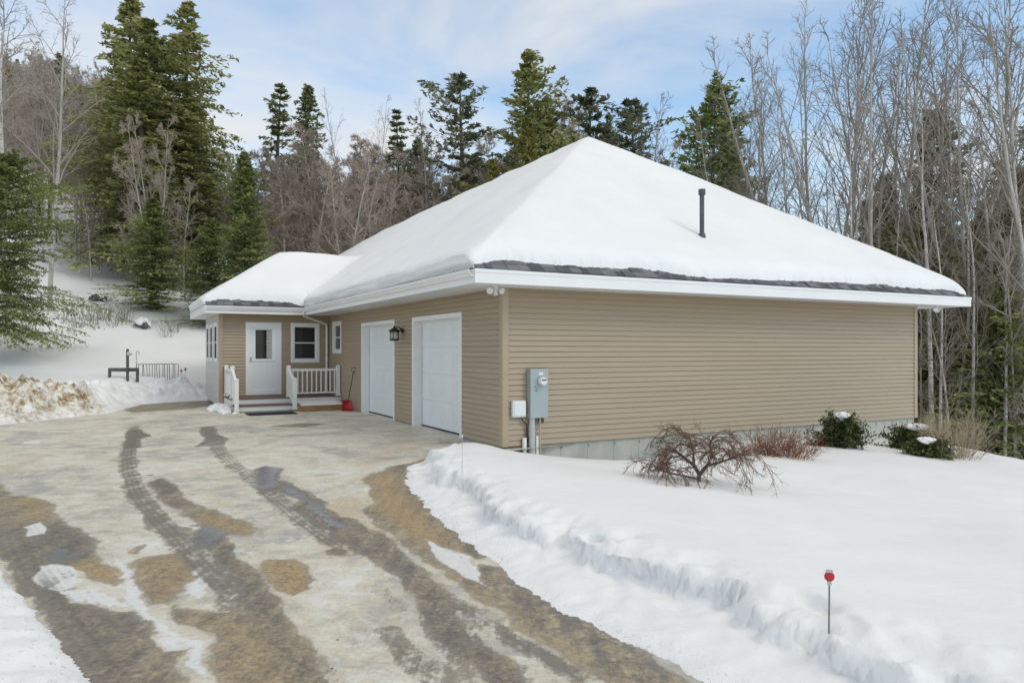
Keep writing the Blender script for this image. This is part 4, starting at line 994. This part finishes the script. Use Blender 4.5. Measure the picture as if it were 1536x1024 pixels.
tree(brnA, 10, 470, 185, 46, 'round leafless oak with pinkish brown twigs above the wing ridge', wide=1.15)
tree(brnA, 10, 425, 230, 44, 'smaller brown leafless oak beside the bright green spruce', wide=1.0, rz=2)
tree(brnA, 10, 545, 205, 50, 'brown leafless oak above the left slope of the main roof', wide=1.1, rz=4)
tree(brnB, 10, 520, 225, 42, 'multi stemmed leafless oak low behind the main roof', wide=1.0)
tree(tallB, 16, 548, 128, 54, 'pale leafless maple with upright limbs left of the dark firs', wide=.7)
tree(darkA, 12, 604, 162, 50, 'ragged dark fir standing alone above the left roof slope', wide=1.35, rz=3)
tree(darkB, 12, 628, 205, 52, 'shorter fir right of the ragged dark fir', wide=1.3, rz=1)
tree(tallC, 15, 645, 150, 47, 'leaning grey maple before the blue green pine', wide=.6)
tree(pineA, 12, 706, 108, 47, 'blue green pine with layered open boughs', wide=1.4)
tree(pineB, 12, 795, 90, 46, 'tallest dark green pine left of the roof peak', wide=1.35)
tree(goldA, 10, 796, 178, 41, 'olive yellow cedar in front of the tallest pine', wide=1.2)
tree(goldA, 10, 735, 240, 41, 'low olive cedar along the roof slope', wide=1.3, rz=2)
tree(pineB, 12, 835, 150, 47, 'green pine between the tallest pine and the roof peak', wide=1.25, rz=2)
tree(pineA, 12, 875, 128, 48, 'green pine directly behind the roof peak', wide=1.45, rz=1.3)
tree(pineB, 12, 912, 178, 50, 'short dark pine right of the roof peak', wide=.8, rz=4)
tree(pineA, 12, 973, 150, 46, 'grey green pine between the roof peak and the vent pipe', wide=1.4, rz=3)
tree(cedarA, 10, 1062, 138, 40, 'broad bright green cedar above the vent pipe', wide=1.15)
tree(cedarA, 10, 1105, 205, 42, 'smaller green cedar right of the broad bright one', wide=.8, rz=2)
tree(darkA, 12, 1100, 170, 50, 'dark fir behind the bare maples right of the vent pipe', rz=2)
tree(darkB, 12, 1375, 165, 38, 'dark fir spire between the bare maples at the right', wide=1.5)
tree(darkB, 12, 1345, 260, 34, 'short dark fir above the right roof corner', wide=1.1, rz=2)
tree(darkB, 12, 1535, 150, 33, 'dark fir at the right edge of the photo', wide=1.4, rz=5)
tree(darkA, 12, 1480, 240, 40, 'ragged fir behind the birches at the right edge', wide=1.5, rz=1)
# --- bare trees along the right
rt = [(1085,175,34,tallC),(1110,150,36,tallA),(1140,80,33,tallA),(1162,60,36,tallC),(1185,110,30,tallC),(1205,30,34,tallA),(1225,5,31,tallB),(1260,-25,30,tallA),(1285,-40,27,tallB),(1300,40,33,tallC),(1330,-30,31,tallA),(1352,20,36,tallC),(1378,-50,29,tallB),(1405,-10,33,tallA),(1432,-60,28,tallB),(1455,30,34,tallA),(1475,-40,31,tallC),(1500,20,29,tallB),(1530,-50,26,tallA),(1560,-60,24,tallB),(1065,160,40,tallC),(1030,200,42,tallC),(985,215,44,tallC),(960,140,45,tallC)]
for i_, (px, ty, Y_, pr) in enumerate(rt):
    tree(pr, 16 if pr is not tallC else 15, px, ty, Y_, 'leafless grey maple among the bare woods rising behind the right slope of the roof', 'bare maples behind the right of the house', wide=random.uniform(.8, 1.05))
rb_ = [(1282,110,28,birA),(1300,170,26,birB),(1396,120,25,birA),(1412,300,24,birB),(1425,190,26,birB),(1440,150,30,birA),(1462,250,25,birB),(1487,120,27,birA),(1505,270,24,birB),(1522,180,29,birA),(1250,220,33,birA),(1370,280,27,birB)]
for i_, (px, ty, Y_, pr) in enumerate(rb_):
    tree(pr, 15 if pr is birA else 14, px, ty, Y_, 'slender white barked birch in the woods beyond the right corner of the house', 'birches beyond the right corner', wide=.9)
rs = random.Random(5)
for i_ in range(30):
    px = rs.uniform(1385, 1620); Y_ = rs.uniform(22, 42)
    tree(sapA, 7, px, rs.uniform(330, 520) if Y_ < 30 else rs.uniform(240, 420), Y_, 'thin leafless sapling in the undergrowth beyond the right corner of the house', 'saplings beyond the right corner', rz=rs.uniform(0, 6))
for i_ in range(46):
    px = rs.uniform(1290, 1680); Y_ = rs.uniform(34, 58)
    tree(rs.choice([darkA, darkB, hemB]), 12, px, rs.uniform(300, 440), Y_, 'dark fir deep in the woods at the right', 'far firs on the right', rz=rs.uniform(0, 6), wide=1.5)
for i_, (px, ty, Y_) in enumerate([(1352, 330, 30), (1398, 300, 31), (1418, 380, 27), (1452, 330, 29), (1478, 300, 33), (1512, 320, 27), (1545, 260, 30), (1500, 420, 25)]):
    tree([hemB, sprB, hemA][i_ % 3], 12, px, ty, Y_, 'green hemlock standing among the pale trunks beyond the right corner of the house', 'hemlocks beyond the right corner', wide=1.25, rz=i_*1.1)
# --- woods on the left hillside
for i_ in range(215):
    Y_ = rs.uniform(46, 130); px = rs.uniform(-60, 400) if Y_ < 75 else rs.uniform(-80, 290)
    X_ = atp(px, Y_); s = rs.uniform(.62, .92)
    if px > 300: s *= .8
    put(rs.choice([hilA, hilB]), X_, Y_, s, rs.uniform(0, 6), 'leafless brown maple in the woods covering the left hillside', group='bare woods on the left hillside', first=False)
for p_ in (hilA, hilB): put(p_, atp(60 if p_ is hilA else 120, 62), 62, .9, 1, 'leafless brown maple in the woods covering the left hillside', group='bare woods on the left hillside', first=True)
for i_ in range(12):
    Y_ = rs.uniform(70, 130); px = rs.uniform(-40, 330)
    put(rs.choice([darkA, hemB]), atp(px, Y_), Y_, rs.uniform(.8, 1.1), rs.uniform(0, 6), 'dark evergreen scattered through the left hillside woods', group='evergreens on the left hillside')
# --- filler behind the roof
for i_ in range(34):
    Y_ = rs.uniform(50, 75); px = rs.uniform(330, 1100)
    lim = max(235, 378-(px-510)*.46) if px < 885 else 205+(px-885)*.42
    tree(rs.choice([brnA, brnB, tallC]), {0: 10}.get(0) if False else 10, px, lim-rs.uniform(20, 90), Y_, 'leafless tree in the thin woods behind the main roof', 'bare trees behind the roof', rz=rs.uniform(0, 6), wide=.8)
for i_ in range(26):
    Y_ = rs.uniform(45, 62); px = rs.uniform(340, 760)
    tree(rs.choice([brnA, brnB, brnA]), 10, px, rs.uniform(205, 290), Y_, 'leafless tree in the thin woods behind the main roof', 'bare trees behind the roof', rz=rs.uniform(0, 6), wide=1.1)
for i_ in range(14):
    Y_ = rs.uniform(52, 72); px = rs.uniform(400, 760)
    tree(rs.choice([darkA, darkB, hemB]), 12, px, rs.uniform(225, 300), Y_, 'small dark evergreen in the thin woods behind the main roof', 'evergreens behind the roof', rz=rs.uniform(0, 6))
for i_ in range(10):
    px = rs.uniform(20, 330); Y_ = rs.uniform(38, 50)
    tree(sapA, 7, px, rs.uniform(250, 330), Y_, 'thin leafless sapling at the foot of the left hillside', 'saplings on the left slope', wide=1.1)

# ------------------------------------------------------------------ shrubs by the house
def weeping():
    rg = np.random.RandomState(77); t = empty('japanese_maple'); tb = TB(); cb = TB()
    stems = [np.array([[0, 0, -.2], [.02, 0, .12], [-.06, .02, .26], [-.22, .0, .38], [-.42, .05, .52]]), np.array([[.02, 0, .1], [.16, .0, .26], [.26, .02, .42], [.22, .05, .60], [.30, .08, .74]]), np.array([[0, 0, .04], [-.22, -.08, .10], [-.48, -.12, .16], [-.72, -.12, .22]]), np.array([[.16, 0, .26], [.40, -.05, .34], [.62, -.10, .42]]), np.array([[-.06, .02, .26], [-.05, .1, .5], [-.12, .1, .72]])]
    rr = [.040, .036, .024, .026, .022]
    for P, r in zip(stems, rr):
        P = P*1.0; tb.tube(P, np.linspace(r, r*.5, len(P)), 6)
        for i in range(12):
            p, dv = interp(P, rg.uniform(.45, 1)*.999); az = rg.uniform(0, 6.28); out = np.array([np.cos(az), np.sin(az), 0.])+.5*np.array([p[0], p[1]*.6, 0]); out /= np.linalg.norm(out)
            n = 9; L1 = rg.uniform(.35, .85); s_ = np.linspace(0, 1, n)[:, None]
            B = p+out*L1*s_+np.array([0, 0, 1.])*(.30*L1*np.sin(s_*2.2)*1.1-.62*L1*s_**2.2)+np.cumsum(rg.normal(0, .012, (n, 3)), 0)
            cb.tube(B, np.linspace(.009, .0032, n), 4)
            for j in range(8):
                p2, d2 = interp(B, rg.uniform(.2, .99)); sd = np.cross(d2, [0, 0, 1.]); sd /= (np.linalg.norm(sd)+1e-6); D = d2*.8+sd*rg.uniform(-1, 1)+np.array([0, 0, rg.uniform(-.1, .35)])
                B2 = branch_path(rg, p2, D, rg.uniform(.14, .38), 6, .22, -.10); cb.tube(B2, np.linspace(.0048, .0022, 6), 3)
                for k in range(5):
                    p3, d3 = interp(B2, rg.uniform(.15, .99)); B3 = branch_path(rg, p3, d3+rg.normal(0, .6, 3), rg.uniform(.06, .18), 4, .2, -.06); cb.tube(B3, np.linspace(.003, .0016, 4), 3)
    tb.build('trunk', M['bark_d'], t, True); cb.build('crown', M['twig_red'], t); return t
wp = weeping(); g = ground(1047, 722); wp.location = g; wp.scale = (.80, 1.15, .84)
tag(wp, 'low weeping leafless maple with reddish twigs standing in the snowy yard', 'shrub')
def spray(name, seed, n, h, r, mat, w=.004, lean=.5, side=4):
    rg = np.random.RandomState(seed); t = empty(name); cb = TB(); tb = TB()
    for i in range(n):
        az = rg.uniform(0, 6.28); rr = rg.uniform(0, r*.45); p = np.array([rr*np.cos(az), rr*np.sin(az), -.1]); D = np.array([np.cos(az)*lean*rg.rand(), np.sin(az)*lean*rg.rand(), 1.])
        B = branch_path(rg, p, D, h*rg.uniform(.6, 1.1), 7, .10, -.02); cb.tube(B, np.linspace(w, w*.4, 7), 3)
        for k in range(side):
            p3, d3 = interp(B, rg.uniform(.3, .99)); B3 = branch_path(rg, p3, d3+rg.normal(0, .5, 3), h*rg.uniform(.1, .28), 4, .2, 0); cb.tube(B3, np.linspace(w*.6, w*.35, 4), 3)
    cb.build('stems', M[mat], t); return t
def bushy(name, seed, n, rx, ry, h, mat='leaf_shrub', ls=.075):
    rg = np.random.RandomState(seed); t = empty(name); cb = TB(); lb = TB(); q = []
    for i in range(n):
        az = rg.uniform(0, 6.28); ph = rg.uniform(.15, 1.45); e = np.array([rx*np.cos(az)*np.cos(ph), ry*np.sin(az)*np.cos(ph), h*np.sin(ph)])*rg.uniform(.55, 1.1)
        s_ = np.linspace(0, 1, 5)[:, None]; B = np.array([0, 0, -.05])+e*s_; B += np.cumsum(rg.normal(0, .015, (5, 3)), 0); cb.tube(B, np.linspace(.012, .004, 5), 4)
        kk = 44; c = np.array([interp(B, min(1-.55*rg.rand()**1.6, .999))[0] for _ in range(kk)])+rg.normal(0, .045, (kk, 3)); ld = e/np.linalg.norm(e)+rg.normal(0, .7, (kk, 3)); ld /= np.linalg.norm(ld, axis=1, keepdims=True)
        nr = np.array([0, 0, 1.])+rg.normal(0, .5, (kk, 3)); sd = np.cross(ld, nr); sd /= np.linalg.norm(sd, axis=1, keepdims=True); l_ = ls*rg.uniform(.6, 1.3, (kk, 1)); w_ = l_*.22
        q.append(np.stack([c-ld*l_*.5, c+sd*w_, c+ld*l_*.5, c-sd*w_], 1))
    lb.quads(np.concatenate(q)); cb.build('stems', M['bark_d'], t); lb.build('leaves', M[mat], t); return t
def clump(name, loc, rx, ry, rz_, seed, mat, label, cat, kind=None):
    rg = np.random.RandomState(seed); n = 22; m = 12; v = []; f = []
    for j in range(m+1):
        ph = math.pi*j/m
        for i in range(n):
            az = 2*math.pi*i/n; k = 1+.40*float(fbm(np.array([math.cos(az)*1.8+seed+math.cos(ph)]), np.array([math.sin(az)*1.8+ph*1.2]), 3, seed)[0])*2
            v.append((rx*k*math.cos(az)*math.sin(ph), ry*k*math.sin(az)*math.sin(ph), rz_*k*math.cos(ph)))
    f = [(j*n+i, (j+1)*n+i, (j+1)*n+(i+1) % n, j*n+(i+1) % n) for j in range(m) for i in range(n)]
    o = mesh_np(name, v, f, mat, None, True); o.location = loc; tag(o, label, cat, kind=kind); return o
for i_, (px, py, s, lb_) in enumerate([(1150,682,1.0,'rust brown dried hydrangea shrub against the foundation, behind the weeping maple'), (1185,686,1.0,'lower rust brown dried shrub just left of the round evergreen bush')]):
    o = spray('dried_shrub', 40+i_, 95, .60, .70, 'twig_rust', .0048, 1.0, 7); g = ground(px, py); o.location = g; o.scale = (1.25, .8, 1); tag(o, lb_, 'shrub')
o = bushy('rhododendron_bush', 50, 120, .68, .5, .72); o.location = ground(1260, 670); tag(o, 'round dark evergreen bush against the foundation with a dab of snow', 'shrub')
lo = Vector(o.location); clump('snow_lump', lo+Vector((-.02, -.12, .66)), .13, .09, .06, 3, M['snow'], 'small dab of snow on top of the round evergreen bush', 'snow')
o = bushy('rhododendron_bush', 51, 90, .62, .45, .55); o.location = ground(1362, 672); tag(o, 'spreading evergreen bush at the right corner of the house, carrying snow', 'shrub')
lo = Vector(o.location); clump('snow_lump', lo+Vector((.12, -.12, .46)), .20, .10, .07, 4, M['snow'], 'snow lump lying on the spreading evergreen bush', 'snow')
o = bushy('rhododendron_bush', 52, 80, .52, .4, .38); o.location = ground(1392, 684); tag(o, 'low dark evergreen bush in front of the spreading one', 'shrub')
lo = Vector(o.location); clump('snow_lump', lo+Vector((-.12, -.15, .33)), .17, .09, .06, 5, M['snow'], 'snow lump lying on the low evergreen bush', 'snow')
o = spray('ornamental_grass', 55, 130, 1.05, .7, 'straw', .0055, 1.0, 3); o.location = ground(1436, 686); tag(o, 'pale dry ornamental grass at the right edge of the yard', 'plant')
o = spray('ornamental_grass', 56, 60, .9, .5, 'straw', .005, .8, 3); o.location = ground(1400, 672); tag(o, 'smaller tuft of dry grass beside the house corner', 'plant')

# ------------------------------------------------------------------ markers, garden things, rocks
def marker(px, py, h, col, label, r=.033, mat='wire', disc=True):
    g = ground(px, py); t = empty('driveway_marker', g); mb = MB(); mb.tube([(0, 0, -.2), (.004, 0, h)], .0045 if disc else .004, 6); mb.build('rod', M[mat], t)
    if disc:
        mb = MB(); mb.tube([(.004, .006, h-.0), (.004, -.006, h)], r, 20); mb.tube([(.004, -.006, h), (.004, -.010, h)], [r*.8, r*.7], 20); mb.build('reflector', M[col], t)
        mb = MB(); mb.box(-.012, .02, -.008, .008, h+r-.004, h+r+.010); mb.box(-.006, .014, -.007, .007, h-r-.02, h-r+.002); mb.build('clip', M['pvc'], t)
    else:
        mb = MB(); mb.tube([(.004, 0, h), (.004, 0, h+.03)], .009, 8); mb.build('cap', M[col], t)
    tag(t, label, 'driveway marker'); return t
g = ground(1243, 946); marker(1243, 946, 73*g.y/F, 'red', 'round red reflector marker on a thin rod in the snow at lower right', r=7.3*g.y/F)
g = ground(693, 709); marker(693, 709, 52*g.y/F, 'wplastic', 'thin pale marker rod in the snow mound by the near garage corner', mat='pvc', disc=False)
for px, py, c_, l_ in ((272, 573, 'red', 'small red reflector marker beyond the far edge of the driveway'), (278, 570, 'black', 'small black topped marker just right of the small red one')):
    g = ground(px, py); marker(px, py, (py-(559 if c_ == 'red' else 554))*g.y/F, c_, l_, r=.04)
# raised bed frame + post + hook + wire fence
g = ground(185, 567); sc_ = g.y/F; gx = lambda px: (px-185)*sc_
t = empty('garden_bench', g); mb = MB(); mb.box(gx(163.5), gx(207), -.06, .06, 9.5*sc_, 15*sc_); mb.build('board', M['greywood'], t)
for px in (164.5, 206): mb = MB(); mb.box(gx(px)-.03, gx(px)+.03, -.05, .05, -.2, 12*sc_); mb.build('leg', M['greywood'], t)
tag(t, 'weathered low wooden bench beam standing in snow beyond the driveway', 'bench')
t = empty('bird_feeder_post', g+Vector((gx(194), -.12, 0))); mb = MB(); mb.box(-.035, .035, -.035, .035, -.3, 41*sc_); mb.build('post', M['greywood'], t)
mb = MB(); mb.tube([(0, 0, 41*sc_), (0, 0, 43.5*sc_)], [.05, .03], 8); mb.build('cap', M['greywood'], t); mb = MB(); mb.tube([(.02, 0, 36*sc_), (.16, 0, 35.5*sc_)], [.09, .02], 8); mb.build('baffle', M['pvc'], t)
tag(t, 'dark square post with small cap beside the low bench beam', 'post')
mb = MB(); hk = [(0, 0, -.2), (0, 0, 38*sc_)]+[(.05-.05*math.cos(a_), 0, 38*sc_+.05*math.sin(a_)) for a_ in np.linspace(.3, 3.4, 8)]+[(.10, 0, 34*sc_)]; mb.tube(hk, .009, 6)
o = mb.build('shepherd_hook', M['wire']); o.location = g+Vector((gx(205.5), -.05, 0)); tag(o, 'thin metal shepherd hook between the dark post and the wire border', 'garden hook')
g = ground(236, 566); sc_ = g.y/F; t = empty('garden_fence', g); mb = MB(); w = 31*sc_; hh = 19*sc_; mb.tube([(-w, 0, hh), (0, .02, hh+.01), (w, 0, hh+.02)], .013, 5); mb.build('rail', M['wire'], t)
for k in range(17):
    x = -w+2*w*(k+random.uniform(-.25, .25))/16; x = max(-w, min(w, x)); mb = MB(); mb.tube([(x, 0, -.1), (x+random.uniform(-.04, .02), 0, hh)], .011, 5); mb.build('picket', M['wire'], t)
tag(t, 'low border fence of thin dark metal rods poking through the snow', 'fence')
for i_, (px, py, rx) in enumerate([(143, 450, .27), (157, 452, .17), (213, 492, .36)]):
    g = ground(px, py); clump('rock', g+Vector((0, 0, .06)), rx, .25, .17, 10+i_, M['rock'], ['large dark rock on the snowy slope', 'smaller dark rock right of the large one on the slope', 'snow capped rock low on the slope above the wing corner'][i_], 'rock')
    clump('snow_lump', g+Vector((0.04, .12, .10 if i_ < 2 else .2)), rx*1.0, .3, .13 if i_ < 2 else .24, 20+i_, M['snow'], ['snow lying on the large dark rock', 'snow lying on the smaller dark rock', 'rounded snow cap on the low slope rock'][i_], 'snow')
for i_ in range(10):
    px = 100+i_*10+random.uniform(-4, 4); o = spray('weed_stalks', 90+i_, 14, .9, .6, 'twig', .010, .45, 3); o.location = ground(px, random.uniform(478, 492)); tag(o, 'dry weed stalks poking out of the snowy slope', 'weeds', 'weed stalks on the slope')
for i_, (px, py) in enumerate([(248, 505), (262, 498)]):
    o = spray('weed_stalks', 110+i_, 16, 1.0, .6, 'twig', .008, .5, 3); o.location = ground(px, py); tag(o, 'dry weed stalks near the corner of the entrance wing', 'weeds', 'weed stalks near the wing')
# shovel, mat, planter
t = empty('snow_shovel', w_of(-.28, 9.35, 0), ANG)
mb = MB(); mb.tube([(0, 0, .22), (.20, .12, 1.12)], .013, 8); mb.build('shaft', M['black'], t)
mb = MB(); c_ = Vector((.20, .12, 1.12)); mb.tube([c_, c_+Vector((-.05, .0, .07)), c_+Vector((-.045, 0, .14)), c_+Vector((.06, 0, .15)), c_+Vector((.065, 0, .07)), c_], .011, 6, cap=False); mb.build('handle', M['black'], t)
vs = []; W_ = .17; Hh = .32
for i in range(7):
    for j in range(5):
        a_ = (i/6-.5)*2; b_ = j/4; vs.append((a_*W_*(1-.25*b_*b_), .05*a_*a_*-1+.04+.06*b_-.0, .01+b_*Hh))
n0 = len(vs); vs += [(x, y+.012, z) for x, y, z in vs]
fs = [(i*5+j, (i+1)*5+j, (i+1)*5+j+1, i*5+j+1) for i in range(6) for j in range(4)]; fs += [tuple(k+n0 for k in f[::-1]) for f in fs]
fs += [(i*5, (i+1)*5, (i+1)*5+n0, i*5+n0)[::-1] for i in range(6)]+[(i*5+4, (i+1)*5+4, (i+1)*5+4+n0, i*5+4+n0) for i in range(6)]
mb = MB().add(vs, fs); mb.build('blade', M['red'], t, smooth=True)
tag(t, 'red bladed snow shovel with black handle leaning on the garage wall', 'shovel')
t = empty('door_mat', w_of(-2.42, 9.5, 0), ANG); mb = MB(); mb.box(-.65, .65, -.42, .42, .008, .026); mb.build('base', M['mat'], t, bevel=.004)
mb = MB(); y = -.36
while y < .36: mb.box(-.61, .61, y, y+.03, .0262, .034); y += .06
mb.build('ribs', M['mat'], t); tag(t, 'black rubber mat on the driveway before the entrance steps', 'mat')
t = empty('planter_box', w_of(-.85, 10.4, 0), ANG); mb = MB(); mb.box(-.70, .66, -.60, -.54, 0.002, .17); mb.box(-.70, -.64, -.54, .6, 0.002, .17); mb.box(.60, .66, -.54, .6, 0.002, .17); mb.build('timber_frame', M['timber'], t, bevel=.004)
xs_ = np.linspace(-.64, .60, 40); ys_ = np.linspace(-.54, .62, 36)
gm, _, _, _ = grid_mesh('snow_fill', xs_, ys_, M['snow_ground'], t, zfun=lambda X, Y: .17+.07*sm(Y, -.54, .3)+.04*fbm(X*5, Y*5, 4, 3)); attr(gm, 'grit', np.full(len(gm.data.vertices), .8)); attr(gm, 'dirt', np.zeros(len(gm.data.vertices)))
tag(t, 'snow filled timber planter below the porch railing', 'planter')
lc = [(-3.55, 11.3, .28, .5, .16), (-3.5, 10.7, .22, .28, .12), (-3.55, 10.25, .16, .16, .07), (-3.3, 9.8, .09, .1, .04), (-3.6, 9.9, .08, .06, .035)]
for i_, (u_, v_, rx, ry, rz_) in enumerate(lc):
    clump('snow_lump', w_of(u_, v_, .02), rx, ry, rz_, 60+i_, M['snow'], 'small lump of leftover snow beside the entrance steps', 'snow')['group'] = 'snow lumps by the steps'

# ------------------------------------------------------------------ light, sky, camera
SUN_EL, SUN_AZ = R(42), R(124)     # azimuth clockwise from +Y
w = bpy.data.worlds.new('World'); S.world = w; w.use_nodes = True; nt = w.node_tree; bg = nt.nodes['Background']
sky = N(nt, 'ShaderNodeTexSky', sky_type='NISHITA', sun_disc=False); sky.sun_elevation = SUN_EL; sky.sun_rotation = SUN_AZ
sky.altitude = 200; sky.air_density = 1.0; sky.dust_density = .6; sky.ozone_density = 1.2
tc = N(nt, 'ShaderNodeTexCoord'); mp = N(nt, 'ShaderNodeMapping'); mp.inputs['Scale'].default_value = (1, 1, 2.6); mp.inputs['Location'].default_value = (.35, .2, .1); L(nt, tc.outputs['Generated'], mp.inputs[0])
n1 = noise(nt, 2.1, 6, .55, mp.outputs[0], .3)
sx = N(nt, 'ShaderNodeSeparateXYZ'); L(nt, tc.outputs['Generated'], sx.inputs[0])
hz_ = ramp(nt, [(.0, .50), (.32, .12), (.45, .15), (.7, .6)], sx.outputs[2]).outputs[0]  # cloud amount by height; overhead share added to neutralise blue skylight
cf = math_(nt, 'ADD', ramp(nt, [(.42, .03), (.66, .80)], n1.outputs[0]).outputs[0], hz_, True)
mc = mixc(nt, cf, mixc(nt, 1.0, sky.outputs[0], (1.9, 2.25, 2.25), 'MULTIPLY'), (8.2, 8.3, 8.4))
zf2 = ramp(nt, [(.50, 0.), (.75, .75)], sx.outputs[2]).outputs[0]  # warm tint added overhead, above the view, to offset blue skylight
mc = mixc(nt, zf2, mc, (8.0, 7.75, 7.15))
L(nt, mc, bg.inputs[0]); bg.inputs[1].default_value = .10
sl = bpy.data.lights.new('sun', 'SUN'); sl.energy = .85; sl.angle = R(24); sl.color = (1., .93, .83)
so_ = bpy.data.objects.new('sun', sl); C.objects.link(so_)
dv = Vector((math.sin(SUN_AZ)*math.cos(SUN_EL), math.cos(SUN_AZ)*math.cos(SUN_EL), math.sin(SUN_EL)))
so_.rotation_euler = dv.to_track_quat('Z', 'Y').to_euler()
cd = bpy.data.cameras.new('camera'); cam = bpy.data.objects.new('camera', cd); C.objects.link(cam); S.camera = cam
cam.location = (0, 0, EYE); cam.rotation_euler = (R(90), 0, 0); cd.sensor_width = 36; cd.lens = 36*F/1536; cd.shift_y = (HZ-512)/1536
cd.clip_end = 2000; cd.clip_start = .05
S.view_settings.view_transform = 'Standard'; S.view_settings.look = 'None'; S.view_settings.exposure = 0.0; S.view_settings.gamma = 1
S.render.resolution_x = 1024; S.render.resolution_y = 682
